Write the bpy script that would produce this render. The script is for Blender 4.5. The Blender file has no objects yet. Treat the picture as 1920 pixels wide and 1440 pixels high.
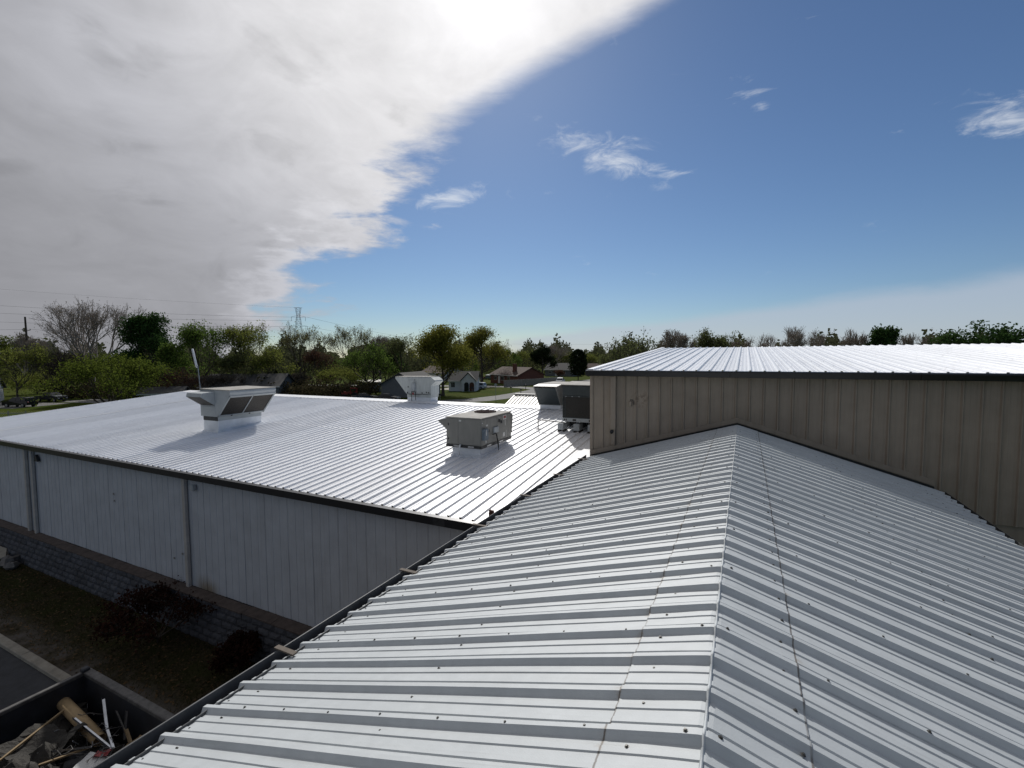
import bpy, math, random
import numpy as np
from mathutils import Vector, Matrix

sc = bpy.context.scene
col = sc.collection
rad = math.radians
random.seed(7)

# ------------------------------------------------------------------ camera
YAW, PITCH, ROLL = rad(26.161), rad(3.437), rad(-0.357)
EYE = Vector((0, 0, 8.4))
fwd = Vector((-math.sin(YAW)*math.cos(PITCH), math.cos(YAW)*math.cos(PITCH), -math.sin(PITCH)))
rt0 = Vector((math.cos(YAW), math.sin(YAW), 0)); up0 = rt0.cross(fwd)
rt = rt0*math.cos(ROLL) + up0*math.sin(ROLL); up = rt.cross(fwd)
cd = bpy.data.cameras.new('camera'); cam = bpy.data.objects.new('camera', cd); col.objects.link(cam)
cd.sensor_width = 36; cd.lens = 888.17/1920*36; cd.clip_start = .05; cd.clip_end = 6000
cam.matrix_world = Matrix(((rt.x, up.x, -fwd.x, EYE.x), (rt.y, up.y, -fwd.y, EYE.y), (rt.z, up.z, -fwd.z, EYE.z), (0, 0, 0, 1)))
sc.camera = cam

# ------------------------------------------------------------------ light
SUN_AZ, SUN_EL = rad(29.5), rad(37.5)          # azimuth measured from +Y towards -X
sun_dir = Vector((-math.sin(SUN_AZ)*math.cos(SUN_EL), math.cos(SUN_AZ)*math.cos(SUN_EL), math.sin(SUN_EL)))
sl = bpy.data.lights.new('sun', 'SUN'); sl.energy = 3.5; sl.angle = rad(.53); sl.color = (1, .97, .925)
so = bpy.data.objects.new('sun', sl); col.objects.link(so)
so.rotation_euler = (-sun_dir).to_track_quat('-Z', 'Y').to_euler(); so.location = (0, 0, 60)
vs = sc.view_settings
sc.display_settings.display_device = 'sRGB'
vs.view_transform = 'Standard'; vs.look = 'None'; vs.gamma = 1; vs.use_curve_mapping = False; vs.exposure = 0.0
sc.cycles.use_denoising = True
sc.cycles.max_bounces = 6; sc.cycles.diffuse_bounces = 3; sc.cycles.glossy_bounces = 3; sc.cycles.transmission_bounces = 4; sc.cycles.transparent_max_bounces = 6
sc.cycles.sample_clamp_indirect = 6


class NT:
    """small helper for shader node trees"""
    def __init__(s, tree): s.t = tree; s.n = tree.nodes; s.l = tree.links
    def new(s, kind, **kw):
        n = s.n.new(kind)
        for k, v in kw.items(): setattr(n, k, v)
        return n
    def put(s, sock, v):
        if hasattr(v, 'is_output'): s.l.new(v, sock)
        elif v is not None: sock.default_value = v
    def math(s, op, a, b=None, c=None, clamp=False):
        n = s.new('ShaderNodeMath', operation=op, use_clamp=clamp)
        for i, v in enumerate((a, b, c)):
            if v is not None: s.put(n.inputs[i], v)
        return n.outputs[0]
    def vmath(s, op, a, b=None):
        n = s.new('ShaderNodeVectorMath', operation=op); s.put(n.inputs[0], a)
        if b is not None: s.put(n.inputs[1], b)
        return n.outputs['Value'] if op in ('DOT_PRODUCT', 'LENGTH', 'DISTANCE') else n.outputs[0]
    def comb(s, x, y, z):
        n = s.new('ShaderNodeCombineXYZ')
        for i, v in enumerate((x, y, z)): s.put(n.inputs[i], v)
        return n.outputs[0]
    def sep(s, v):
        n = s.new('ShaderNodeSeparateXYZ'); s.put(n.inputs[0], v); return n.outputs
    def noise(s, vec, scale, detail=4, rough=.55, dist=0, w=False):
        n = s.new('ShaderNodeTexNoise'); s.put(n.inputs['Vector'], vec)
        n.inputs['Scale'].default_value = scale; n.inputs['Detail'].default_value = detail
        n.inputs['Roughness'].default_value = rough; n.inputs['Distortion'].default_value = dist
        return n.outputs['Fac']
    def ramp(s, f, pts, interp='LINEAR'):
        n = s.new('ShaderNodeValToRGB'); n.color_ramp.interpolation = interp
        e = n.color_ramp.elements
        while len(e) < len(pts): e.new(.5)
        for q, (p, c) in zip(e, pts):
            q.position = p; q.color = (c, c, c, 1) if not hasattr(c, '__len__') else (*c[:3], 1)
        s.put(n.inputs[0], f); return n.outputs[0]
    def maprange(s, v, a, b, c=0, d=1, smooth=True):
        n = s.new('ShaderNodeMapRange', interpolation_type='SMOOTHSTEP' if smooth else 'LINEAR')
        s.put(n.inputs[0], v)
        for i, k in enumerate((a, b, c, d)): s.put(n.inputs[1+i], k)
        return n.outputs[0]
    def mix(s, f, a, b, blend='MIX'):
        n = s.new('ShaderNodeMix', data_type='RGBA', blend_type=blend)
        s.put(n.inputs[0], f); s.put(n.inputs[6], a if hasattr(a, 'is_output') else (*a[:3], 1)); s.put(n.inputs[7], b if hasattr(b, 'is_output') else (*b[:3], 1))
        return n.outputs[2]


# ------------------------------------------------------------------ sky
world = bpy.data.worlds.new('World'); sc.world = world; world.use_nodes = True
w = NT(world.node_tree); w.n.clear()
sky = w.new('ShaderNodeTexSky', sky_type='NISHITA'); sky.sun_disc = False
sky.sun_elevation = SUN_EL; sky.sun_rotation = -SUN_AZ; sky.altitude = 200; sky.air_density = 1.0; sky.dust_density = .25; sky.ozone_density = 2.5
SKY_STRENGTH = .056
tc = w.new('ShaderNodeTexCoord'); D = tc.outputs['Generated']
dz = w.sep(D)[2]
zc = w.math('MAXIMUM', dz, .03)
# cloud layer coordinates: where the line of sight meets a level sheet of cloud
pa = w.math('DIVIDE', w.vmath('DOT_PRODUCT', D, tuple(rt0)), zc)
pb = w.math('DIVIDE', w.vmath('DOT_PRODUCT', D, (-math.sin(YAW), math.cos(YAW), 0)), zc)
P = w.comb(pa, pb, 0)
pbe = w.math('SQRT', w.math('ADD', w.math('MULTIPLY', pb, pb), .15))
sunc = w.vmath('DOT_PRODUCT', D, tuple(sun_dir))
DS = w.vmath('MULTIPLY', D, (1, 1, 1.9))
DF = w.vmath('MULTIPLY', D, (1, 1, 2.8))
# front edge of the cloud bank, measured as an angle
edge = w.math('ADD', w.math('ADD', pa, w.math('MULTIPLY', pbe, .535)), -.82)
edge = w.math('ADD', edge, w.maprange(pbe, 2.3, 1.1, 0, -.42))
edge = w.math('SUBTRACT', edge, .03)
edge = w.math('DIVIDE', edge, w.math('MAXIMUM', w.math('ABSOLUTE', pb), .8))
n1 = w.math('SUBTRACT', w.noise(DF, 5.5, 10, .60, .25), .5)
n2 = w.math('SUBTRACT', w.noise(DS, 4.0, 6, .55, .2), .5)
n3 = w.math('SUBTRACT', w.noise(w.vmath('MULTIPLY', D, (1, 1, 4.6)), 12, 9, .62, .5), .5)
amp = w.maprange(dz, .46, .30, .06, .50)
rag = w.math('ADD', w.math('MULTIPLY', w.math('ADD', n1, w.math('MULTIPLY', n2, .6)), amp), w.math('MULTIPLY', n3, w.maprange(dz, .5, .3, .04, .20)))
e2 = w.math('ADD', edge, rag)
bank = w.maprange(e2, .065, w.maprange(dz, .3, .5, -.075, -.075))
# detached wisps
nw = w.noise(DF, 11, 10, .66, .9)
def wisp(cx, cy, rx, ry, ang, thr):
    q = w.vmath('SUBTRACT', P, (cx, cy, 0))
    m = w.new('ShaderNodeMapping'); m.vector_type = 'TEXTURE'; m.inputs['Rotation'].default_value = (0, 0, ang); m.inputs['Scale'].default_value = (rx, ry, 1)
    w.put(m.inputs[0], q)
    r = w.vmath('LENGTH', m.outputs[0])
    f = w.math('SUBTRACT', w.math('ADD', w.maprange(r, 1.7, 0, 0, .50, False), w.math('MULTIPLY', nw, 1.25)), thr+.10)
    return w.maprange(f, 0, .55)
wl = [wisp(-.37, 3.05, .17, .28, .9, .72), wisp(.56, 2.48, .50, .17, .75, .70), wisp(.90, 1.88, .13, .09, .3, .80), wisp(1.03, 2.0, .14, .07, .9, .92), wisp(2.14, 2.08, .36, .18, .8, .74)]
wsum = wl[0]
for x in wl[1:]: wsum = w.math('MAXIMUM', wsum, x)
wsum = w.math('MULTIPLY', wsum, .85)
# thin veil low on the right
vn = w.math('SUBTRACT', w.noise(DF, 3.2, 8, .6, .4), .5)
veil = w.math('ADD', w.math('SUBTRACT', w.math('ADD', pa, w.math('MULTIPLY', pb, .25)), 7.2), w.math('MULTIPLY', vn, 5.0))
veil = w.math('MULTIPLY', w.maprange(veil, -.5, 2.6), .62)
veil = w.math('MULTIPLY', veil, w.maprange(pb, -4, 2))
# light scattered through the cloud: brightest towards the sun
lum = w.ramp(w.math('MULTIPLY', w.math('ADD', sunc, 1), .5),
             [(0, .26), (.60, .28), (.80, .305), (.825, .32), (.866, .37), (.89, .42), (.911, .48), (.936, .565), (.95, .63), (.966, .72), (.986, .79), (.997, .81), (1, .84)])
tex = w.noise(w.vmath('MULTIPLY', D, (1, 1.4, 2.6)), 3.2, 9, .58, .9)
texm = w.maprange(tex, .28, .72, .86, 1.10, False)
fine = w.noise(w.vmath('MULTIPLY', D, (1.6, 1, 2.2)), 11, 8, .6, .6)
texm = w.math('MULTIPLY', texm, w.maprange(fine, .3, .7, .965, 1.035, False))
dk = w.noise(w.vmath('MULTIPLY', D, (1, 1.2, 2.2)), 5.5, 6, .55, .5)
texm = w.math('MULTIPLY', texm, w.maprange(dk, .60, .76, 1, .86))
nd = w.noise(w.vmath('MULTIPLY', D, (1, 1, 2)), 13, 7, .6, .7)
def shade(cx, cy, rx, ry, ang):
    q = w.vmath('SUBTRACT', P, (cx, cy, 0))
    m = w.new('ShaderNodeMapping'); m.vector_type = 'TEXTURE'; m.inputs['Rotation'].default_value = (0, 0, ang); m.inputs['Scale'].default_value = (rx, ry, 1)
    w.put(m.inputs[0], q); r = w.vmath('LENGTH', m.outputs[0])
    return w.maprange(w.math('ADD', w.maprange(r, 1.5, 0, 0, .62, False), nd), .72, 1.12)
dark = shade(-1.35, 1.62, .10, .22, .55)
for q in ((-1.16, 2.35, .16, .24, .2), (-1.75, 2.32, .28, .12, -.3), (-2.75, 2.55, .40, .12, -.15), (-2.25, 3.1, .30, .16, .1), (-2.1, 4.3, .5, .2, 0)):
    dark = w.math('MAXIMUM', dark, shade(*q))
texm = w.math('MULTIPLY', texm, w.math('SUBTRACT', 1, w.math('MULTIPLY', dark, .15)))
rim = w.math('MULTIPLY', w.maprange(w.math('ABSOLUTE', w.math('ADD', e2, .07)), .11, 0), w.maprange(sunc, .97, .84, 0, .26))
cl = w.math('MULTIPLY', w.math('MULTIPLY', lum, texm), w.math('ADD', rim, 1))
halo = w.maprange(sunc, .962, 1.0, 0, 1.0, False)
halo = w.math('MULTIPLY', w.math('POWER', halo, 2.6), .26)
cl = w.math('ADD', cl, halo)
ccol = w.vmath('MULTIPLY', w.comb(cl, cl, cl), w.vmath('ADD', (.955, .965, 1.04), w.vmath('MULTIPLY', w.comb(1, 1, 1), w.comb(w.maprange(sunc, .8, 1, 0, .05), w.maprange(sunc, .8, 1, 0, .03), w.maprange(sunc, .8, 1, 0, -.03)))))
skyc = w.mix(1.0, sky.outputs[0], (.86, 1.0, 1.17), 'MULTIPLY')
skyr = w.vmath('MULTIPLY', skyc, (SKY_STRENGTH,)*3)
skyr = w.mix(veil, skyr, (.47, .52, .61))
skyr = w.mix(wsum, skyr, (.80, .83, .87))
skyr = w.mix(bank, skyr, ccol)
bg = w.new('ShaderNodeBackground'); w.put(bg.inputs[0], skyr); bg.inputs[1].default_value = 1.0
wo = w.new('ShaderNodeOutputWorld'); w.l.new(bg.outputs[0], wo.inputs[0])

# ------------------------------------------------------------------ materials
MATS = {}
def mat(name, c, rough=.6, var=.15, scale=2.0, bump=0.0, bscale=60.0, metal=0.0, spec=.5, c2=None, detail=5, streak=None, extra=None, pv=0.0):
    if name in MATS: return MATS[name]
    m = bpy.data.materials.new(name); m.use_nodes = True; t = NT(m.node_tree); t.n.clear()
    b = t.new('ShaderNodeBsdfPrincipled'); o = t.new('ShaderNodeOutputMaterial'); t.l.new(b.outputs[0], o.inputs[0])
    g = t.new('ShaderNodeNewGeometry').outputs['Position']
    v = g
    if streak:
        mp = t.new('ShaderNodeMapping'); mp.inputs['Scale'].default_value = streak; t.put(mp.inputs[0], g); v = mp.outputs[0]
    f = t.noise(v, scale, detail, .6)
    f = t.maprange(f, .25, .75, 0, 1, False)
    c2 = c2 or tuple(max(0, x*(1-2*var)) for x in c)
    c1 = tuple(min(1, x*(1+var*.4)) for x in c)
    colr = t.mix(f, c2, c1)
    if extra: colr = extra(t, g, colr, b) or colr
    if pv: # every sheet has faded a little differently
        rn = t.new('ShaderNodeObjectInfo').outputs['Random']; k = t.maprange(rn, 0, 1, 1-pv, 1, False)
        colr = t.mix(1.0, colr, t.comb(k, k, k), 'MULTIPLY')
    t.put(b.inputs['Base Color'], colr)
    b.inputs['Roughness'].default_value = rough; b.inputs['Metallic'].default_value = metal
    b.inputs['Specular IOR Level'].default_value = spec
    if bump:
        bn = t.new('ShaderNodeBump'); bn.inputs['Strength'].default_value = bump; bn.inputs['Distance'].default_value = .02
        t.put(bn.inputs['Height'], t.noise(g, bscale, 4, .6)); t.l.new(bn.outputs[0], b.inputs['Normal'])
    MATS[name] = m; return m

def leafmat(name, c, c2, trans=.35):
    if name in MATS: return MATS[name]
    m = bpy.data.materials.new(name); m.use_nodes = True; t = NT(m.node_tree); t.n.clear()
    g = t.new('ShaderNodeNewGeometry').outputs['Position']
    f = t.maprange(t.noise(g, .8, 4, .6), .3, .7)
    cc = t.mix(f, c, c2)
    d = t.new('ShaderNodeBsdfDiffuse'); tr = t.new('ShaderNodeBsdfTranslucent'); x = t.new('ShaderNodeMixShader')
    t.put(d.inputs[0], cc); t.put(tr.inputs[0], cc); x.inputs[0].default_value = trans
    t.l.new(d.outputs[0], x.inputs[1]); t.l.new(tr.outputs[0], x.inputs[2])
    o = t.new('ShaderNodeOutputMaterial'); t.l.new(x.outputs[0], o.inputs[0])
    MATS[name] = m; return m

RIDGE_X, RIDGE_Z, PITCH_F = -.125, 6.76, .30
SEAM_L, SEAM_R = RIDGE_X-.43, RIDGE_X+.43

def old_roof_extra(t, g, c, b):
    x, y, z = t.sep(g)
    big = t.noise(g, .7, 5, .6)
    c = t.mix(t.maprange(big, .35, .70, 0, .34), c, (.37, .40, .42))
    fine = t.noise(g, 210, 3, .7)
    c = t.mix(t.maprange(fine, .40, .75, 0, .16), c, (.34, .35, .35))
    mp = t.new('ShaderNodeMapping'); mp.inputs['Scale'].default_value = (.6, 14, .6); t.put(mp.inputs[0], g)
    st = t.noise(mp.outputs[0], 1.6, 6, .65)
    c = t.mix(t.maprange(st, .52, .74, 0, .42), c, (.33, .345, .34))
    chip = t.noise(g, 34, 6, .72)
    c = t.mix(t.maprange(chip, .68, .74, 0, .55), c, (.74, .75, .74))
    # dirt and rust in the two lap seams, plus painted shade under the cap edge
    wob = t.math('MULTIPLY', t.math('SUBTRACT', t.noise(g, 4, 6, .75), .5), .022)
    for s, q in ((SEAM_L, -1), (SEAM_R, 1)):
        d = t.math('MULTIPLY', t.math('ADD', t.math('SUBTRACT', x, s), wob), q)
        line = t.math('MULTIPLY', t.maprange(t.math('ABSOLUTE', d), .0075, .002), t.maprange(t.noise(g, 2.6, 4, .7), .30, .50, .25, .8))
        c = t.mix(line, c, (.085, .065, .048))
        k = t.math('MULTIPLY', t.math('MULTIPLY', t.maprange(d, .055, .0), t.maprange(d, -.02, .0)), t.maprange(t.noise(g, 5.5, 5, .7), .52, .70, 0, .5))
        c = t.mix(k, c, (.26, .19, .12))
    return c

def coat_extra(t, g, c, b):
    x, y, z = t.sep(g)
    # grey scuffs and foot traffic towards the right-hand end
    f = t.noise(g, 2.3, 8, .72)
    k = t.math('MULTIPLY', t.maprange(f, .56, .68), t.maprange(x, -9, -5, .05, .42))
    c = t.mix(k, c, (.47, .46, .45))
    mp = t.new('ShaderNodeMapping'); mp.inputs['Scale'].default_value = (3.2, .22, 1); t.put(mp.inputs[0], g)
    st = t.noise(mp.outputs[0], 1.4, 7, .68)
    c = t.mix(t.maprange(st, .54, .74, 0, .30), c, (.50, .51, .53))
    spot = t.noise(g, 9, 5, .7)
    c = t.mix(t.maprange(spot, .68, .76, 0, .45), c, (.40, .39, .37))
    f2 = t.noise(g, .45, 4, .6)
    return t.mix(t.maprange(f2, .45, .75, 0, .10), c, (.66, .69, .73))

def wall_extra(t, g, c, b):
    x, y, z = t.sep(g)
    mp = t.new('ShaderNodeMapping'); mp.inputs['Scale'].default_value = (9, 9, .35); t.put(mp.inputs[0], g)
    st = t.noise(mp.outputs[0], 1.2, 6, .65)
    c = t.mix(t.maprange(st, .50, .76, 0, .24), c, (.30, .285, .26))
    # rust stain creeping up from the sill
    d = t.math('ABSOLUTE', t.math('ADD', x, 14.4))
    k = t.math('MULTIPLY', t.maprange(d, .75, .1), t.maprange(t.math('ADD', z, t.math('MULTIPLY', t.noise(mp.outputs[0], 2, 4, .7), -.7)), 1.55, 1.05))
    return t.mix(t.math('MULTIPLY', k, .75), c, (.17, .11, .03))

def tan_extra(t, g, c, b):
    x, y, z = t.sep(g)
    mp = t.new('ShaderNodeMapping'); mp.inputs['Scale'].default_value = (7, 7, .4); t.put(mp.inputs[0], g)
    st = t.noise(mp.outputs[0], 1.3, 6, .65)
    c = t.mix(t.maprange(st, .47, .74, 0, .42), c, (.19, .155, .115))
    # scuffed paint beside the little wall box
    q = t.vmath('DISTANCE', g, (-2.42, 12.44, 7.26))
    k = t.math('MULTIPLY', t.maprange(q, .34, .05), t.maprange(t.noise(g, 11, 4, .7), .46, .6))
    return t.mix(t.math('MULTIPLY', k, .7), c, (.16, .11, .075))

M_old = mat('weathered white roof paint', (.505, .535, .55), .6, .06, 9, .10, 160, extra=old_roof_extra)
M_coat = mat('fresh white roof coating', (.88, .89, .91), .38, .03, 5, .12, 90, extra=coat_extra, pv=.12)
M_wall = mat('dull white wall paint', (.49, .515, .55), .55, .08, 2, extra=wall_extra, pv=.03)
M_tan = mat('tan wall paint', (.345, .285, .225), .5, .10, 2, extra=tan_extra, pv=0.07)
M_black = mat('black gutter paint', (.012, .013, .015), .35, .2, 3)
M_gutter = mat('grey weathered gutter', (.10, .105, .11), .5, .25, 4, c2=(.06, .06, .06))
M_curbw = mat('white coated curb', (.80, .83, .87), .5, .10, 3)
M_spout = mat('dull beige spout', (.46, .44, .41), .5, .12, 3)
M_unit = mat('grey beige unit paint', (.225, .223, .205), .5, .10, 2.5, streak=(3, 3, .7))
M_unit_white = mat('chalky white unit paint', (.50, .53, .52), .6, .14, 3, streak=(2, 2, .6))
M_unit_light = mat('light grey unit paint', (.40, .43, .445), .5, .10, 2)
M_unit_top = mat('dusty unit lid', (.33, .315, .285), .8, .25, 3.5)
M_dark = mat('dark coil mesh', (.030, .028, .025), .7, .3, 30, .5, 220)
M_brownmesh = mat('brown coil mesh', (.024, .019, .014), .6, .25, 14, .5, 300)
M_slate = mat('dark slate unit paint', (.045, .058, .062), .5, .15, 4)
M_rail = mat('dark base rail', (.035, .037, .04), .5, .4, 10)
M_blue = mat('blue grey switch box', (.12, .16, .20), .5, .15, 8)
M_label = mat('white sticker', (.62, .62, .60), .5, .08, 40)
M_red = mat('faded red print', (.30, .035, .04), .5, .2, 20)
M_fan = mat('rusty fan grille', (.035, .012, .010), .9, .3, 30, spec=.1)
M_pvc = mat('white plastic pipe', (.66, .68, .70), .4, .05, 4)
M_pipeblack = mat('black iron pipe', (.02, .02, .02), .5, .2, 10)
M_galv = mat('galvanised metal', (.42, .43, .44), .38, .2, 12, metal=.7)
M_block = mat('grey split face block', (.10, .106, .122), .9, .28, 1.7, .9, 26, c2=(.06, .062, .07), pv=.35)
M_sill = mat('brown sill', (.10, .075, .062), .8, .3, 5)
M_mortar = mat('dark mortar', (.06, .06, .062), .95, .2, 8)
M_kerb = mat('worn concrete', (.33, .30, .245), .9, .2, 5, .4, 60)
M_asphalt = mat('asphalt', (.045, .047, .052), .85, .25, 3, .4, 120)
M_road = mat('worn light road', (.17, .165, .155), .9, .2, .8)
M_wood = mat('raw timber', (.30, .215, .115), .75, .2, 14, streak=(8, 8, 8))
M_strap = mat('dull wooden strap', (.125, .10, .078), .8, .2, 14)
M_card = mat('cardboard', (.42, .30, .16), .8, .15, 6)
M_steel = mat('bright scrap metal', (.55, .57, .60), .3, .15, 8, metal=.8)
M_tarp = mat('dark roofing felt', (.04, .036, .03), .85, .35, 6, .5, 40)
M_box = mat('dark dumpster steel', (.020, .023, .030), .6, .35, 3)
M_rim = mat('scuffed dumpster rim', (.105, .10, .095), .6, .35, 9)
M_bark = mat('grey brown bark', (.085, .066, .05), .9, .3, 6)
M_barkpale = mat('pale bark', (.36, .31, .27), .9, .35, 2)
M_brick = mat('red brown brick', (.155, .062, .042), .9, .2, 14, .4, 40)
M_shingle = mat('brown shingle', (.095, .066, .052), .95, .2, 9, .4, 24)
M_shingleg = mat('grey shingle', (.085, .083, .08), .95, .22, 9, .4, 24)
M_housew = mat('white siding', (.62, .63, .64), .7, .06, 3)
M_houseg = mat('grey siding', (.13, .14, .15), .7, .10, 2)
M_glass = mat('dark window glass', (.015, .018, .022), .08, .1, 3)
M_trimw = mat('white trim', (.68, .68, .66), .6, .05, 4)
M_fence = mat('grey fence wood', (.33, .295, .25), .9, .25, 3)
M_chrome = mat('headlight glass', (.55, .57, .58), .15, .05, 3)
M_tyre = mat('tyre rubber', (.018, .018, .018), .8, .2, 10)
M_tin = mat('beige ribbed metal', (.55, .52, .46), .45, .06, 3)
M_rust = mat('rust brown bracket', (.10, .035, .02), .8, .3, 20)
M_screw = mat('dull screw steel', (.10, .095, .085), .5, .4, 60, metal=.4)
M_wire = mat('power line wire', (.10, .10, .11), .6, .1, 1)
M_tower = mat('lattice steel', (.13, .135, .145), .6, .1, 1)
M_stone = mat('rubble', (.17, .16, .15), .9, .3, 6, .5, 20)

def ground_mat():
    m = bpy.data.materials.new('spring lawn'); m.use_nodes = True; t = NT(m.node_tree); t.n.clear()
    g = t.new('ShaderNodeNewGeometry').outputs['Position']
    a = t.maprange(t.noise(g, .06, 6, .65), .35, .65)
    c = t.mix(a, (.040, .062, .008), (.072, .074, .016))
    c = t.mix(t.maprange(t.noise(g, 1.2, 5, .7), .35, .7), c, (.030, .046, .006))
    b = t.new('ShaderNodeBsdfPrincipled'); b.inputs['Roughness'].default_value = 1; b.inputs['Specular IOR Level'].default_value = .02
    t.put(b.inputs['Base Color'], c)
    bn = t.new('ShaderNodeBump'); bn.inputs['Strength'].default_value = .6; bn.inputs['Distance'].default_value = .05
    t.put(bn.inputs['Height'], t.noise(g, 9, 5, .7)); t.l.new(bn.outputs[0], b.inputs['Normal'])
    o = t.new('ShaderNodeOutputMaterial'); t.l.new(b.outputs[0], o.inputs[0]); return m
M_lawn = ground_mat()
def yard_mat():
    m = bpy.data.materials.new('thin grass and dry leaves'); m.use_nodes = True; t = NT(m.node_tree); t.n.clear()
    g = t.new('ShaderNodeNewGeometry').outputs['Position']; x, y, z = t.sep(g)
    c = t.mix(t.maprange(t.noise(g, 14, 6, .75), .35, .65), (.028, .025, .015), (.085, .068, .042))
    gr = t.math('MULTIPLY', t.maprange(t.noise(g, .8, 5, .65), .42, .62), t.maprange(y, 5.9, 6.9))
    c = t.mix(t.math('MULTIPLY', gr, .8), c, (.034, .042, .013))
    gv = t.math('MULTIPLY', t.maprange(y, 6.6, 5.7), t.maprange(t.noise(g, 1.1, 4, .6), .35, .6))
    c = t.mix(gv, c, (.15, .135, .12))
    b = t.new('ShaderNodeBsdfPrincipled'); b.inputs['Roughness'].default_value = 1; b.inputs['Specular IOR Level'].default_value = .02
    t.put(b.inputs['Base Color'], c)
    bn = t.new('ShaderNodeBump'); bn.inputs['Strength'].default_value = 1; bn.inputs['Distance'].default_value = .04
    t.put(bn.inputs['Height'], t.noise(g, 30, 5, .75)); t.l.new(bn.outputs[0], b.inputs['Normal'])
    o = t.new('ShaderNodeOutputMaterial'); t.l.new(b.outputs[0], o.inputs[0]); return m
M_yard = yard_mat()

# ------------------------------------------------------------------ building blocks
def tag(o, label=None, cat=None, group=None, kind=None):
    if label: o['label'] = label
    if cat: o['category'] = cat
    if group: o['group'] = group
    if kind: o['kind'] = kind
    return o
def empty(name, loc=(0, 0, 0), rz=0.0, label=None, cat=None, group=None):
    o = bpy.data.objects.new(name, None); o.empty_display_size = .2; col.objects.link(o)
    o.location = loc; o.rotation_euler = (0, 0, rz)
    o['_m'] = 1; del o['_m']
    return tag(o, label, cat, group)
def link(name, me, parent=None, mx=None):
    o = bpy.data.objects.new(name, me); col.objects.link(o)
    if parent: o.parent = parent
    if mx is not None: o.matrix_local = mx
    return o

class MB:
    """collects simple solids and links them as ONE mesh object"""
    def __init__(s): s.v = []; s.f = []
    def add(s, v, f):
        n = len(s.v); s.v += [tuple(p) for p in v]; s.f += [tuple(i+n for i in q) for q in f]; return s
    def box(s, x0, x1, y0, y1, z0, z1, b=0.0):
        if b <= 0:
            v = [(x, y, z) for z in (z0, z1) for x, y in ((x0, y0), (x1, y0), (x1, y1), (x0, y1))]
            return s.add(v, [(0, 3, 2, 1), (4, 5, 6, 7), (0, 1, 5, 4), (1, 2, 6, 5), (2, 3, 7, 6), (3, 0, 4, 7)])
        oc = lambda i: [(x0+i+b, y0+i), (x1-i-b, y0+i), (x1-i, y0+i+b), (x1-i, y1-i-b), (x1-i-b, y1-i), (x0+i+b, y1-i), (x0+i, y1-i-b), (x0+i, y0+i+b)]
        v = []
        for z, i in ((z0, b), (z0+b, 0), (z1-b, 0), (z1, b)): v += [(x, y, z) for x, y in oc(i)]
        f = [tuple(range(7, -1, -1)), tuple(range(24, 32))]
        for r in range(3):
            for k in range(8): f.append((r*8+k, r*8+(k+1) % 8, r*8+8+(k+1) % 8, r*8+8+k))
        return s.add(v, f)
    def prism(s, poly, a, b, axis='y'):
        """polygon in the two other axes, pushed along axis from a to b"""
        n = len(poly)
        mk = {'y': lambda p, t: (p[0], t, p[1]), 'x': lambda p, t: (t, p[0], p[1]), 'z': lambda p, t: (p[0], p[1], t)}[axis]
        v = [mk(p, a) for p in poly]+[mk(p, b) for p in poly]
        f = [tuple(range(n)), tuple(range(2*n-1, n-1, -1))]+[(i, n+i, n+(i+1) % n, (i+1) % n) for i in range(n)]
        return s.add(v, f)
    def tube(s, pts, r, n=8, caps=True):
        pts = [Vector(p) for p in pts]; rr = r if hasattr(r, '__len__') else [r]*len(pts)
        base = len(s.v); up_ = None
        for i, p in enumerate(pts):
            d = (pts[min(i+1, len(pts)-1)]-pts[max(i-1, 0)]).normalized()
            if up_ is None: up_ = d.orthogonal().normalized()
            up_ = (up_-d*up_.dot(d)).normalized(); sd = d.cross(up_)
            for k in range(n):
                a = 2*math.pi*k/n; s.v.append(tuple(p+(up_*math.cos(a)+sd*math.sin(a))*rr[i]))
        for i in range(len(pts)-1):
            for k in range(n):
                a, b = base+i*n+k, base+i*n+(k+1) % n; s.f.append((a, b, b+n, a+n))
        if caps:
            s.f.append(tuple(base+k for k in range(n-1, -1, -1))); e = base+(len(pts)-1)*n; s.f.append(tuple(e+k for k in range(n)))
        return s
    def disc(s, c, r0, r1, z0, z1, n=20):
        """ring (r0>0) or disc about a vertical axis"""
        v = []; cx, cy = c
        for r, z in ((r0, z0), (r1, z0), (r1, z1), (r0, z1)):
            v += [(cx+r*math.cos(2*math.pi*k/n), cy+r*math.sin(2*math.pi*k/n), z) for k in range(n)]
        f = []
        for q in range(4):
            for k in range(n): f.append((q*n+k, q*n+(k+1) % n, ((q+1) % 4)*n+(k+1) % n, ((q+1) % 4)*n+k))
        return s.add(v, f)
    def mesh(s, name, m):
        me = bpy.data.meshes.new(name); me.from_pydata(s.v, [], s.f); me.materials.append(m); me.update(); return me
    def build(s, name, m, parent=None, mx=None, smooth=False):
        me = s.mesh(name, m)
        import bmesh
        bm = bmesh.new(); bm.from_mesh(me); bmesh.ops.recalc_face_normals(bm, faces=bm.faces); bm.to_mesh(me); bm.free()
        if smooth:
            for p in me.polygons: p.use_smooth = True
        return link(name, me, parent, mx)

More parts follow.
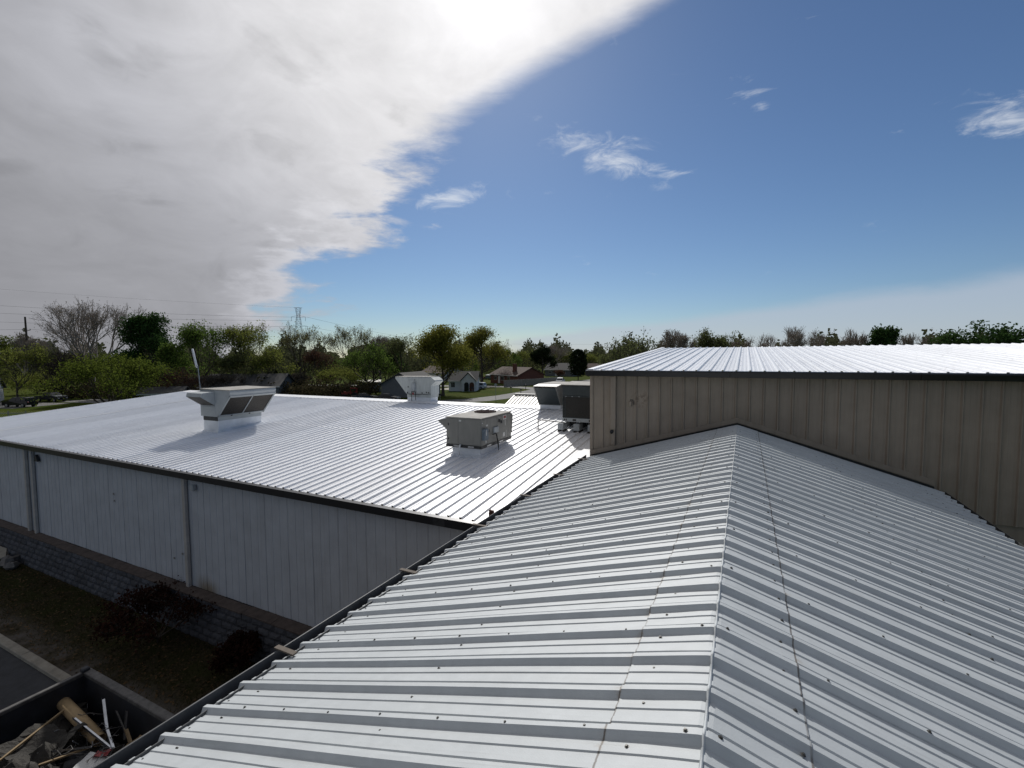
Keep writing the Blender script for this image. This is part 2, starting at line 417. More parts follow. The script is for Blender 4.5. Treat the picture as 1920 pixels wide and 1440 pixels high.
def arrays_mesh(name, V, F, m, smooth=False):
    """numpy vertices (n,3), quads (m,4)"""
    me = bpy.data.meshes.new(name)
    V = np.asarray(V, np.float32); F = np.asarray(F, np.int32); k = F.shape[1]
    me.vertices.add(len(V)); me.vertices.foreach_set('co', V.ravel())
    me.loops.add(F.size); me.loops.foreach_set('vertex_index', F.ravel())
    me.polygons.add(len(F)); me.polygons.foreach_set('loop_start', np.arange(len(F), dtype=np.int32)*k)
    me.polygons.foreach_set('loop_total', np.full(len(F), k, np.int32))
    if smooth: me.polygons.foreach_set('use_smooth', np.ones(len(F), bool))
    else: me.polygons.foreach_set('use_smooth', np.zeros(len(F), bool))
    me.materials.append(m); me.update(calc_edges=True); return me

# ribbed metal sheet: ribs run along local y, the sheet is nrib pitches wide in x
def rib_profile(pitch, nrib, h, base, top, minor):
    pr = []
    for k in range(nrib+1):
        c = k*pitch; lift = (k/nrib-.5)*.004
        pts = [(-base/2, 0), (-top/2, h), (top/2, h), (base/2, 0)]
        for u, z in pts: pr.append((c+u, z+lift))
        if k < nrib:
            for q in (1/3, 2/3):
                if minor:
                    m0 = c+pitch*q
                    for u, z in ((-.024, 0), (-.0175, minor), (.0175, minor), (.024, 0)): pr.append((m0+u, z+lift))
    return pr
def panel_mesh(name, m, L, pitch, nrib=3, h=.034, base=.080, top=.032, minor=.0068, nv=6, wave=.0019, seed=0, cut=None):
    rng = np.random.RandomState(seed)
    pr = rib_profile(pitch, nrib, h, base, top, minor); n = len(pr); V = []; F = []
    ph = rng.rand(4)*6.28
    for j in range(nv+1):
        y = L*j/nv
        for i, (u, z) in enumerate(pr):
            dzz = wave*(math.sin(u*5.1+ph[0]+y*1.3)+math.sin(y*2.7+ph[1]+u*2.2)) if 0 < i < n-1 else 0
            V.append((u, y, z+dzz))
    for j in range(nv):
        for i in range(n-1): F.append((j*n+i, j*n+i+1, (j+1)*n+i+1, (j+1)*n+i))
    return arrays_mesh(name, V, F, m)
def frame(o, x, y, z):
    """matrix from an origin and three local axes"""
    x, y, z = Vector(x).normalized(), Vector(y).normalized(), Vector(z).normalized()
    return Matrix(((x.x, y.x, z.x, o[0]), (x.y, y.y, z.y, o[1]), (x.z, y.z, z.z, o[2]), (0, 0, 0, 1)))
def screws_mb(points, n, r=.0078, h=.010):
    mb = MB(); n = Vector(n).normalized(); a = n.orthogonal().normalized(); b = n.cross(a)
    for p in points:
        p = Vector(p); base = len(mb.v)
        for rr, hh in ((r*1.5, 0), (r*1.5, h*.25), (r, h*.3), (r*.8, h)):
            for k in range(6): mb.v.append(tuple(p+(a*math.cos(k*math.pi/3)+b*math.sin(k*math.pi/3))*rr+n*hh))
        for q in range(3):
            for k in range(6): mb.f.append((base+q*6+k, base+q*6+(k+1) % 6, base+q*6+6+(k+1) % 6, base+q*6+6+k))
        mb.f.append(tuple(base+18+k for k in range(6)))
    return mb

# ------------------------------------------------------------------ ground, yard, roads
def sheet(name, pts, m, z=0.0):
    me = bpy.data.meshes.new(name); me.from_pydata([(x, y, z) for x, y in pts], [], [tuple(range(len(pts)))]); me.materials.append(m); me.update()
    return tag(link(name, me), kind='structure')
sheet('ground', [(-3000, -3000), (3000, -3000), (3000, 3000), (-3000, 3000)], M_lawn, 0)
sheet('yard', [(-60, 5.62), (-3.4, 5.62), (-3.4, 8.6), (-60, 8.6)], M_yard, .05)
sheet('car_park', [(-60, -40), (-3.4, -40), (-3.4, 5.40), (-60, 5.40)], M_asphalt, .006)
# kerb between yard and car park: cast in lengths
kerb = empty('kerb', (0, 5.5, 0)); tag(kerb, kind='structure')
kp = None
for i in range(15):
    x1 = -6-i*3.0
    if kp is None: kp = MB().box(-2.99, 0, -.11, .11, -.02, .13, .02).mesh('kerb_stone', M_kerb)
    o = link('kerb_stone', kp, kerb, Matrix.Translation((x1, random.uniform(-.015, .015), random.uniform(-.02, .01))))
def strip(name, pts, wid, m, z):
    V = []; F = []; p = [Vector((x, y, 0)) for x, y in pts]
    for i, q in enumerate(p):
        d = (p[min(i+1, len(p)-1)]-p[max(i-1, 0)]).normalized(); s = Vector((d.y, -d.x, 0))*wid/2
        V += [(q.x-s.x, q.y-s.y, z), (q.x+s.x, q.y+s.y, z)]
    for i in range(len(p)-1): F.append((2*i, 2*i+1, 2*i+3, 2*i+2))
    me = bpy.data.meshes.new(name); me.from_pydata(V, [], F); me.materials.append(m); me.update(); return tag(link(name, me), kind='structure')
strip('street', [(-120, 46), (-90, 52), (-70, 59), (-58, 65), (-50, 71.5), (-45.5, 78), (-43.6, 88), (-43.5, 100), (-44.5, 116), (-45.5, 150), (-40, 190), (-20, 260)], 6.4, M_road, .012)
strip('side_street', [(-44, 107), (-50, 112), (-58, 114), (-70, 112.5), (-90, 106), (-130, 96)], 5.2, M_road, .018)
sheet('driveway', [(-69.5, 97), (-60, 99.5), (-60.5, 112), (-70.5, 110)], M_kerb, .024)
sheet('driveway', [(-128, 30), (-110, 34), (-113, 43), (-131, 38)], M_road, .022)

# ------------------------------------------------------------------ the gabled building under the camera
near = empty('metal_building', (RIDGE_X, 4, 0), 0, 'low metal building with a weathered white ribbed gable roof and ridge in the foreground', 'building')
NO = Vector((-RIDGE_X, -4, 0))
def nm(M): return Matrix.Translation(NO) @ M
c_, s_ = 1/math.hypot(1, PITCH_F), PITCH_F/math.hypot(1, PITCH_F)
RP = .301; PW = RP*3; PAN_Z = RIDGE_Z-.032
Y_START = 2.12-PW*7; NP_ = 18
Y_END = 12.44
LEN_L = (3.60)/c_; LEN_R = (3.72)/c_; T0 = .36/c_
vl = [panel_mesh('roof_panel', M_old, LEN_L-T0, RP, seed=k, nv=10) for k in range(4)]
vr = [panel_mesh('roof_panel', M_old, LEN_R-T0, RP, seed=k+9, nv=10) for k in range(4)]
def cap_mesh(seed):
    rng = np.random.RandomState(seed); pr = rib_profile(RP, 3, .0355, .084, .034, .0068); n = len(pr); V = []; F = []
    ts = [-.43, -.25, -.10, -.03, -.012, 0, .012, .03, .10, .25, .43]
    for t in ts:
        for i, (u, z) in enumerate(pr):
            fl = 1 if z < .02 else 0
            dent = .005*math.exp(-((abs(t)-.06)/.05)**2)*math.sin(u*9+seed*2+t*3)*fl
            V.append((t, u, z-PITCH_F*math.sqrt(t*t+.0006)+.0055+dent))
    for j in range(len(ts)-1):
        for i in range(n-1): F.append((j*n+i, (j+1)*n+i, (j+1)*n+i+1, j*n+i+1))
    return arrays_mesh('ridge_cap', V, F, M_old)
caps = [cap_mesh(k) for k in range(4)]
def clip_y(me, ymax, axis):
    """copy of a sheet cut off at a wall line"""
    import bmesh
    bm = bmesh.new(); bm.from_mesh(me)
    bmesh.ops.bisect_plane(bm, geom=bm.verts[:]+bm.edges[:]+bm.faces[:], plane_co=ymax, plane_no=axis, clear_outer=True)
    m2 = bpy.data.meshes.new(me.name); bm.to_mesh(m2); bm.free(); m2.materials.append(me.materials[0]); return m2
for m in range(NP_):
    y0 = Y_START+PW*m; last = y0+PW > Y_END
    if y0 > Y_END-.05: break
    el, er, ec = vl[m % 4], vr[(m+1) % 4], caps[m % 4]
    if last:
        el = clip_y(el, (Y_END-y0, 0, 0), (1, 0, 0)); ec = clip_y(ec, (0, Y_END-y0, 0), (0, 1, 0)); er = clip_y(er, (PW-(Y_END-y0), 0, 0), (-1, 0, 0))
    jit = lambda: random.uniform(-.0008, .0008)
    link('roof_panel', el, near, nm(frame((RIDGE_X-T0*c_, y0, PAN_Z-T0*s_+jit()), (0, 1, 0), (-c_, 0, -s_), (-s_, 0, c_))))
    link('roof_panel', er, near, nm(frame((RIDGE_X+T0*c_, y0+PW, PAN_Z-T0*s_+jit()), (0, -1, 0), (c_, 0, -s_), (s_, 0, c_))))
    link('ridge_cap', ec, near, nm(Matrix.Translation((RIDGE_X+random.uniform(-.004, .004), y0, PAN_Z))))
# bead along the crease
pr = rib_profile(RP, 3, .0335, .086, .032, .0); pts = []
for m in range(NP_):
    y0 = Y_START+PW*m
    for u, z in pr[:-4]:
        if y0+u < Y_END-.01: pts.append((RIDGE_X, y0+u, PAN_Z+z+.002+random.uniform(-.001, .001)))
MB().tube(pts, .0085, 6).build('ridge_bead', M_old, near, Matrix.Translation(NO), True)
# screws
def zroof(x): return PAN_Z-PITCH_F*abs(x-RIDGE_X)
pl, prr = [], []
ribs = [2.12+RP*k for k in range(-12, 35) if 2.12+RP*k < 12.2]
for k, y in enumerate(ribs):
    for px in (-3.60, -3.42, -1.88, -.43):
        off = -.075 if px > -3 else (-.075 if px > -3.5 else .10)
        pl.append((px+random.uniform(-.012, .012), y+off+random.uniform(-.012, .012), zroof(px)+(.007 if px > -.5 else .001)))
    for px in (.25, 1.62, 3.2, 3.5):
        prr.append((px+random.uniform(-.02, .02), y-.075+random.uniform(-.015, .015), zroof(px)+(.007 if px < .3 else .001)))
for m in range(-3, 12):
    y = 2.12+PW*m
    if y > 12.2: continue
    for q in range(8):
        px = -.66-.432*q
        if px > -3.6: pl.append((px, y+random.uniform(-.006, .006), zroof(px)+.034))
        px2 = .45+.44*q
        if px2 < 3.6: prr.append((px2, y+random.uniform(-.006, .006), zroof(px2)+.034))
    pl.append((-.20, y, zroof(-.2)+.04)); prr.append((-.06, y+.02, zroof(-.06)+.040))
tag(screws_mb(pl, (-s_, 0, c_)).build('roof_screw', M_screw, near, Matrix.Translation(NO)), kind='stuff')
tag(screws_mb(prr, (s_, 0, c_)).build('roof_screw', M_screw, near, Matrix.Translation(NO)), kind='stuff')
# walls of this building (below the eaves)
MB().box(-3.46, -3.42, -4.2, 12.44, 0, 5.66).build('side_wall', M_tan, near, Matrix.Translation(NO))
MB().box(3.34, 3.38, -4.2, 12.44, 0, 5.60).build('side_wall', M_tan, near, Matrix.Translation(NO))
MB().prism([(-3.42, 0), (3.34, 0), (3.34, 5.62), (RIDGE_X, 6.66), (-3.42, 5.68)], -4.2, -4.16, 'y').build('end_wall', M_tan, near, Matrix.Translation(NO))
# eave gutter: a U of bent sheet, open at the top
def gutter_u(x0, x1, zt, zb, y0, y1, t=.006):
    o = [(x0, zt), (x0, zb), (x1, zb), (x1, zt), (x1-t, zt), (x1-t, zb+t), (x0+t, zb+t), (x0+t, zt)]
    return MB().prism(o, y0, y1, 'y')
g = gutter_u(-3.815, -3.66, 5.69, 5.56, -4.2, 12.3)
g.tube([(-3.815, -4.2, 5.69), (-3.815, 12.3, 5.69)], .009, 8)
go = g.build('eave_gutter', M_gutter, near, Matrix.Translation(NO))
for y in (1.06, 2.84, 4.61, 6.38, 8.15, 9.92, 11.7):
    MB().box(-3.85, -3.60, y-.025, y+.025, 5.708, 5.722).build('gutter_strap', M_strap, near, Matrix.Translation(NO))
g = MB().prism([(3.55, 5.60), (3.55, 5.46), (3.69, 5.46), (3.69, 5.60), (3.684, 5.60), (3.684, 5.466), (3.556, 5.466), (3.556, 5.60)], -4.2, 12.3, 'y')
g.build('eave_gutter', M_gutter, near, Matrix.Translation(NO))

# ------------------------------------------------------------------ long low building on the left
YL, ZE, SLOPE, YR = 8.30, 4.965, .083, 20.55
XL0, XL1 = -36.2, -3.98
left = empty('metal_building', (-20, 14, 0), 0, 'long low building with bright white coated ribbed roof carrying the rooftop units', 'building')
LO = Matrix.Translation((20, -14, 0))
cl_, sl_ = 1/math.hypot(1, SLOPE), SLOPE/math.hypot(1, SLOPE)
PL = .3026*3; Lr = (YR-YL)/cl_-.3
pv = [panel_mesh('roof_panel', M_coat, Lr, .3026, seed=30+k, nv=5, h=.040, base=.084, top=.040) for k in range(3)]
pf = panel_mesh('roof_panel', M_coat, 9.0, .3026, seed=39, nv=2)
sf = .14; cf_, sf_ = 1/math.hypot(1, sf), sf/math.hypot(1, sf)
ZR = ZE+SLOPE*(YR-YL)
npan = int((XL1-.3-XL0)/PL)
for k in range(npan):
    x0 = XL1-.42-PL*(k+1)
    link('roof_panel', pv[k % 3], left, LO @ frame((x0, YL, ZE+random.uniform(-.001, .001)), (1, 0, 0), (0, cl_, sl_), (0, -sl_, cl_)))
    link('roof_panel', pf, left, LO @ frame((x0+PL, YR+.02, ZR-.004), (-1, 0, 0), (0, cf_, -sf_), (0, sf_, cf_)))
XLW = XL1-.42-PL*npan
# edge flashing strip beside the foreground eave, rake trim on the far left
MB().prism([(YL, ZE+.012), (YR, ZR+.012), (YR, ZR+.045), (YL, ZE+.045)], XL1-.46, XL1, 'x').build('edge_flashing', M_coat, left, LO)
MB().prism([(YL-.03, ZE-.18), (YR, ZR-.18), (YR, ZR+.05), (YL-.03, ZE+.05)], XLW-.06, XLW, 'x').build('rake_trim', M_curbw, left, LO)
# ridge cap lengths
capm = MB().prism([(-.62, -.62*SLOPE+.036), (0, .05), (.55, -.55*sf+.05), (.55, -.55*sf+.035), (0, .038), (-.62, -.62*SLOPE+.024)], 0, 3.03, 'x').mesh('ridge_cap', M_coat)
for k in range(int((XL1-XLW)/3.03)+1):
    x0 = max(XL1-3.03*(k+1), XLW-.05)
    link('ridge_cap', capm, left, LO @ Matrix.Translation((x0, YR, ZR+.003*(k % 2))))
# a raised seam and a patched seam running up the slope
MB().prism([(YL+.1, ZE+.035), (YR-.7, ZR-.7*SLOPE+.035), (YR-.7, ZR-.7*SLOPE+.048), (YL+.1, ZE+.048)], -31.0, -30.93, 'x').build('seam_batten', M_coat, left, LO)
# lap line across the slope halfway up
MB().prism([(14.2, ZE+SLOPE*(14.2-YL)+.002), (14.34, ZE+SLOPE*(14.34-YL)+.002), (14.34, ZE+SLOPE*(14.34-YL)+.008), (14.2, ZE+SLOPE*(14.2-YL)+.008)], XLW, XL1-.5, 'x').build('lap_strip', M_coat, left, LO)
scr = [(XL1-.42-.3026*k+.09, y, ZE+SLOPE*(y-YL)+.001) for k in range(90) for y in (8.42, 9.9, 11.4, 12.9, 14.4, 15.9, 17.4)]
tag(screws_mb(scr, (0, -sl_, cl_), .010, .010).build('roof_screw', M_galv, left, LO), kind='stuff')
# gutter: black box with a lip, rib ends showing above it
g = MB().prism([(YL-.02, ZE+.015), (YL-.15, ZE+.01), (YL-.15, ZE-.17), (YL+.10, ZE-.17), (YL+.10, ZE-.03), (YL-.02, ZE-.03)], XLW, -4.0, 'x')
g.build('eave_gutter', M_black, left, LO)
MB().box(-5.9, -5.6, YL-.154, YL-.15, ZE-.16, ZE).build('gutter_splice', M_rail, left, LO)
# wall sheets with narrow grooves
ZW0, ZW1 = 1.39, ZE-.17
wv = [panel_mesh('wall_panel', M_wall, ZW1-ZW0, .3026, h=-.010, base=.030, top=.014, minor=.002, nv=3, seed=50+k, wave=.0018) for k in range(3)]
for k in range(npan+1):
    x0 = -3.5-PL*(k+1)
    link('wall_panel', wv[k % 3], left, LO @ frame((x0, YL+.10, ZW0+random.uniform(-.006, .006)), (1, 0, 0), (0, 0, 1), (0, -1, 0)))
# downspouts
def spout(parent, off, x, y, z0, z1, m, wd=.11, dp=.085):
    mb = MB().box(x-wd/2, x+wd/2, y-dp, y, z0, z1, .012)
    return mb.build('downspout', m, parent, off)
for x in (-15.2, -21.9*1.0-3.55, -26.05): spout(left, LO, x, YL+.075, 1.36, ZE-.17, M_spout, .14, .10)
# wall marks: small vent, lamp, holes
MB().prism([(-25.15, 4.35), (-24.85, 4.35), (-25.0, 4.62)], YL-.02, YL+.075, 'y').build('wall_vent', M_rail, left, LO)
MB().box(-14.82, -14.66, YL-.05, YL+.075, 4.42, 4.60, .02).build('wall_lamp', M_unit_light, left, LO)
for x, z in ((-19.45, 3.72), (-19.43, 3.48), (-15.55, 2.32), (-16.0, 2.1)):
    MB().disc((0, 0), 0, .035, 0, .012, 8).build('patch', M_unit, left, LO @ Matrix.Translation((x, YL+.072, z)) @ Matrix.Rotation(rad(90), 4, 'X'))
# end and back walls
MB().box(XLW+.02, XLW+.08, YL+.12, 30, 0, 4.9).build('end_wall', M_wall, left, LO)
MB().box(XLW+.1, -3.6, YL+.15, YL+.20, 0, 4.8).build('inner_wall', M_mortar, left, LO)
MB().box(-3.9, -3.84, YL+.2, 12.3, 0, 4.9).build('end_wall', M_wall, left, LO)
# block base with a sill
bw, bh = .452, .222
bv = []
for k in range(5):
    mb = MB(); r = np.random.RandomState(k); xs = np.linspace(.006, bw-.006, 6); zs = np.linspace(.006, bh-.006, 4); V = []; F = []
    for j, z in enumerate(zs):
        for i, x in enumerate(xs):
            e = i in (0, 5) or j in (0, 3); V.append((x, 0 if e else -.018-.03*r.rand(), z))
    for j in range(3):
        for i in range(5): F.append((j*6+i, j*6+i+1, j*6+i+7, j*6+i+6))
    mb.add(V, F); mb.box(.006, bw-.006, .0005, .15, .006, bh-.006)
    bv.append(mb.mesh('block', M_block))
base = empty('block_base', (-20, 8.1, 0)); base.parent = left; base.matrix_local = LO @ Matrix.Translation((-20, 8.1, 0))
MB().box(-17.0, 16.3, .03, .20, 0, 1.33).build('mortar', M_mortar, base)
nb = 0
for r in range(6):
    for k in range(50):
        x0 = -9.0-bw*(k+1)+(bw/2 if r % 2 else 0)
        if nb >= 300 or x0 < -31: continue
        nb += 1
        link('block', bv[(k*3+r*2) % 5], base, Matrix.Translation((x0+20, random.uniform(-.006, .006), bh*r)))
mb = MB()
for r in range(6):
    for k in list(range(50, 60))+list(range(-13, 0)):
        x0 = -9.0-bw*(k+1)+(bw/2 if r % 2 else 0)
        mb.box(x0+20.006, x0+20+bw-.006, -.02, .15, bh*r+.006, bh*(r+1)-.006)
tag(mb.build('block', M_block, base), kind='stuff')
sm = MB().prism([(-.05, 1.325), (-.05, 1.36), (.27, 1.40), (.27, 1.325)], 0, 1.19, 'x').mesh('sill_stone', M_sill)
for k in range(27):
    link('sill_stone', sm, base, Matrix.Translation((-3.9-1.2*(k+1)+20, random.uniform(-.015, .01), random.uniform(-.004, .006))))

# ------------------------------------------------------------------ tall tan building on the right
XT, YT, ZT = -3.74, 12.47, 7.985
tall = empty('metal_building', (4, 18, 0), 0, 'taller tan building with black gutter and white ribbed roof on the right', 'building')
TO = Matrix.Translation((-4, -18, 0))
ST = .0585; ct_, st_ = 1/math.hypot(1, ST), ST/math.hypot(1, ST)
YTR = 24.9; TP = .2935; TPW = TP*3; XR0 = -3.40-TP
tv = [panel_mesh('roof_panel', M_coat, (YTR-12.30)/ct_, TP, seed=70+k, nv=5, h=.036, base=.075) for k in range(3)]
tvb = panel_mesh('roof_panel', M_coat, 12.0, TP, seed=79, nv=2)
for k in range(23):
    x0 = XR0+TPW*k
    link('roof_panel', tv[k % 3], tall, TO @ frame((x0, 12.30, ZT+random.uniform(-.001, .001)), (1, 0, 0), (0, ct_, st_), (0, -st_, ct_)))
    link('roof_panel', tvb, tall, TO @ frame((x0+TPW, YTR, ZT+ST*(YTR-12.3)-.004), (-1, 0, 0), (0, ct_, -.13), (0, .13, ct_)))
# rake edge
MB().prism([(12.29, ZT+.0), (YTR, ZT+ST*(YTR-12.3)), (YTR, ZT+ST*(YTR-12.3)+.045), (12.29, ZT+.045)], XT-.04, XR0+.06, 'x').build('rake_trim', M_coat, tall, TO)
MB().prism([(12.31, ZT-.16), (YTR, ZT+ST*(YTR-12.3)-.16), (YTR, ZT+ST*(YTR-12.3)-.002), (12.31, ZT-.002)], XT-.05, XT-.01, 'x').build('rake_trim', M_black, tall, TO)
scr = [(XR0+TP*k+.08, y, ZT+ST*(y-12.3)+.001) for k in range(60) for y in (12.4, 14, 15.6, 17.2, 18.8, 20.4, 22)]
tag(screws_mb(scr, (0, -st_, ct_), .010, .010).build('roof_screw', M_galv, tall, TO), kind='stuff')
for k in range(6):
    x0 = XT-.06+3.5*k
    MB().prism([(12.30, ZT+.018), (12.16, ZT+.012), (12.15, ZT-.02), (12.17, ZT-.135), (12.46, ZT-.135), (12.46, ZT-.03), (12.30, ZT-.03)], x0, x0+3.494, 'x').build('eave_gutter', M_black, tall, TO)
ZB = 5.0
wv = [panel_mesh('wall_panel', M_tan, ZT-.14-ZB, TP, h=.034, base=.062, top=.022, minor=.003, nv=4, seed=80+k, wave=.0018) for k in range(3)]
for k in range(23):
    link('wall_panel', wv[k % 3], tall, TO @ frame((XR0+TPW*k, YT, ZB), (1, 0, 0), (0, 0, 1), (0, -1, 0)))
MB().box(XT, XR0+.02, YT-.03, YT+.02, ZB, ZT-.14).build('corner_trim', M_tan, tall, TO)
MB().box(3.9, XR0+TPW*23, YT+.04, YT+.1, 0, ZB+.02).build('lower_wall', M_tan, tall, TO)
ws = panel_mesh('wall_panel', M_tan, ZT-.14-ZB+.5, TP, h=.026, base=.062, top=.022, minor=.003, nv=2, seed=88)
for k in range(14):
    link('wall_panel', ws, tall, TO @ frame((XT, YT+.03+TPW*(k+1), ZB-.5+.012*k), (0, -1, 0), (0, 0, 1), (-1, 0, 0)))
# sloped flashing where the foreground gable meets this wall
def flash(x0, x1):
    z0, z1 = zroof(x0)+.045, zroof(x1)+.045
    MB().prism([(x0, z0), (x1, z1), (x1, z1+.115), (x0, z0+.115)], YT-.06, YT-.034, 'y').build('gable_flashing', M_tan, tall, TO)
    MB().prism([(x0, z0-.06), (x1, z1-.06), (x1, z1-.018), (x0, z0-.018)], YT-.05, YT-.036, 'y').build('flashing_shade', M_rail, tall, TO)  # dark strip modelled as the shadow below the flashing
flash(XT, RIDGE_X-.001); flash(RIDGE_X+.001, 3.55)
# downspout, its elbow, a small wall box
spout(tall, TO, -3.10, YT-.028, 6.42, ZT-.14, M_tan, .145, .10)
MB().box(-3.155, -3.045, YT-.10, YT-.028, 6.0, 6.42, .012).build('downspout', M_tan, tall, TO)
MB().tube([(-3.13, YT-.15, 6.36), (-3.13, YT-.08, 6.38)], .048, 10).build('spout_cap', M_rail, tall, TO, True)
bx = MB().box(-2.70, -2.625, YT-.075, YT-.004, 7.06, 7.19, .012).build('wall_box', M_tan, tall, TO)
MB().tube([(-2.66, YT-.03, 7.19), (-2.66, YT-.04, 7.24), (-2.60, YT-.03, 7.22), (-2.575, YT-.02, 7.1)], .008, 6).build('conduit_or_shade', M_rail, tall, TO)  # dark tube drawn as the arc of shadow beside the wall box

# ------------------------------------------------------------------ rooftop units
def zl(y): return ZE+SLOPE*(y-YL)
def curb(x0, x1, y0, y1, zt, cant=.10):
    mb = MB(); o = cant
    lo = [(x0-o, y0-o), (x1+o, y0-o), (x1+o, y1+o), (x0-o, y1+o)]; mi = [(x0, y0), (x1, y0), (x1, y1), (x0, y1)]
    V = [(x, y, zl(y)+.036) for x, y in lo]+[(x, y, zl(y)+.036+o*.9) for x, y in mi]+[(x, y, zt) for x, y in mi]+[(x, y, zl(y)-.05) for x, y in lo]
    F = [(8, 9, 10, 11)]
    for k in range(4):
        j = (k+1) % 4; F += [(k, j, 4+j, 4+k), (4+k, 4+j, 8+j, 8+k), (12+k, 12+j, j, k)]
    mb.add(V, F); mb.build('roof_curb', M_curbw, left, LO)
def T(x, y, z): return Matrix.Translation((x, y, z))

# --- near grey unit
curb(-8.13, -7.13, 12.32, 14.08, 5.605, .045)
u = empty('rooftop_unit', (-8.28, 12.18, 5.60), 0, 'grey beige rooftop unit nearest the camera with a round fan on its lid', 'rooftop unit', 'rooftop air conditioners')
W_, L_, H_ = 1.26, 2.05, .93
MB().box(.015, W_-.015, .015, L_-.015, .08, H_-.02, .008).build('cabinet', M_unit, u)
rail = MB().box(0, W_, 0, L_, 0, .085)
rail.build('base_rail', M_rail, u)
for x in (.28, .80):
    MB().box(x, x+.20, -.006, .0, .018, .068).build('fork_slot', M_galv, u)
for y in (.35, 1.15): MB().box(W_, W_+.006, y, y+.26, .018, .068).build('fork_slot', M_galv, u)
for x0, x1 in ((.02, .44), (.455, 1.22)):
    MB().box(x0, x1, .004, .016, .10, H_-.05, .004).build('access_panel', M_unit, u)
for y0, y1, mm in ((.03, .36, M_unit), (.375, 1.02, M_unit), (1.035, 2.03, M_unit)):
    MB().box(W_-.016, W_-.003, y0, y1, .10, H_-.05, .004).build('access_panel', mm, u)
lid = MB().box(-.01, W_+.01, -.01, L_+.01, H_-.03, H_, .008).build('lid', M_unit_top, u)
fx, fy = .55, 1.52
MB().disc((fx, fy), .0, .36, H_-.002, H_+.004, 28).build('fan_opening', M_dark, u)
fg = MB()
for r in (.08, .15, .22, .29, .355): fg.disc((fx, fy), r-.012, r+.012, H_+.012, H_+.03, 28)
for a in range(8):
    d = Vector((math.cos(a*math.pi/4), math.sin(a*math.pi/4), 0)); fg.tube([Vector((fx, fy, H_+.024)), Vector((fx, fy, H_+.024))+d*.355], .008, 4)
fg.build('fan_guard', M_fan, u)
for a in range(4):
    d = Vector((math.cos(a*math.pi/2), math.sin(a*math.pi/2), 0)); s2 = Vector((-d.y, d.x, 0)); c = Vector((fx, fy, H_+.006))
    MB().add([c+d*.05-s2*.03, c+d*.32-s2*.10, c+d*.32+s2*.10+Vector((0, 0, .006)), c+d*.05+s2*.03+Vector((0, 0, .004))], [(0, 1, 2, 3)]).build('fan_blade', M_fan, u)
MB().prism([(.015, .88), (-.30, .80), (-.30, .77), (.015, .52)], .03, .95, 'y').build('intake_hood', M_unit, u)
MB().prism([(L_-.01, .86), (L_+.10, .80), (L_+.02, .25), (L_-.01, .2)], .02, W_+.005, 'x').build('coil_hood', M_unit, u)
sb = MB().box(W_+.0, W_+.10, .03, .28, .26, .60, .01).build('switch_box', M_blue, u)
MB().box(W_+.10, W_+.104, .135, .165, .40, .57).build('sticker', M_label, sb)
MB().tube([(W_+.04, .31, .47), (W_+.09, .34, .49), (W_+.09, .34, .56)], .014, 6).build('switch_handle', M_rail, sb)
for y0, y1, z0, z1, m in ((.30, .42, .65, .70, M_label), (.06, .10, .76, .79, M_label), (1.57, 1.60, .52, .70, M_label), (1.64, 1.66, .13, .36, M_label), (1.42, 1.56, .17, .30, M_label), (.26, .32, .14, .22, M_label), (1.44, 1.66, .72, .86, M_label)):
    MB().box(W_-.002, W_+.002, y0, y1, z0, z1).build('sticker', m, u)
MB().box(W_+.002, W_+.004, 1.47, 1.63, .755, .835).build('sticker', M_red, u)
MB().box(.48, .56, 0, .005, .80, .85).build('sticker', M_label, u)
for x in (.07, .08):
    MB().box(x, x+.03, -.012, .004, .22 if x < .075 else .66, .28 if x < .075 else .74, .004).build('latch', M_rail, u)
for y, z in ((1.12, .68), (1.26, .62)): MB().box(W_-.004, W_+.035, y, y+.06, z, z+.10, .01).build('latch', M_rail, u)
MB().box(W_-.002, W_+.05, .74, 1.05, .38, .56, .012).build('vent_cover', M_unit_light, u)
MB().tube([(W_+.05, .62, .36), (W_+.07, .80, .38), (W_+.075, .84, .33), (W_+.08, .93, .05), (W_+.06, 1.0, -.20)], [.016, .018, .024, .024, .010], 8).build('gas_pipe', M_pipeblack, u, None, True)
MB().tube([(.54, .02, .085), (.54, -.05, .085), (.54, -.06, .07), (.54, -.09, -.22)], .022, 8).build('drain_pipe', M_pvc, u, None, True)

# --- hooded unit with the slanted coil, further left
curb(-20.42, -19.45, 12.08, 14.02, 5.78, .06)
u = empty('rooftop_unit', (-20.46, 12.0, 5.78), 0, 'light grey rooftop unit with two slanted brown coil panels and a wedge hood, furthest left', 'rooftop unit', 'rooftop air conditioners')
W_, L_ = 1.08, 2.08
MB().box(.09, W_-.05, .06, L_-.06, .0, .18).build('base_rail', M_unit_light, u)
MB().box(.09, W_-.04, .045, .058, .0, .17).build('base_rail', M_rail, u)
MB().prism([(0, .18), (W_, .18), (W_+.86, 1.08), (W_+.90, 1.20), (W_+.86, 1.28), (0, 1.28)], 0, L_, 'y').build('cabinet', M_unit_light, u)
MB().prism([(-.02, 1.28), (W_+.88, 1.28), (W_+.88, 1.305), (-.02, 1.32)], -.02, L_+.02, 'y').build('lid', M_unit_top, u)
nrm = Vector((.90, 0, -.86)).normalized(); dr = Vector((.86, 0, .90)).normalized()
fr = frame((W_, 0, .18), (0, 1, 0), tuple(dr), tuple(nrm))
for y0, y1 in ((.06, 1.02), (1.06, 2.02)):
    MB().box(y0, y1, .10, 1.15, .0, .012).build('coil_panel', M_brownmesh, u, fr)
for y0, y1 in ((0, .06), (1.02, 1.06), (2.02, L_)): MB().box(y0, y1, .0, 1.24, .0, .035).build('coil_frame', M_unit_light, u, fr)
MB().box(0, L_, 0, .10, 0, .035).build('coil_frame', M_unit_light, u, fr)
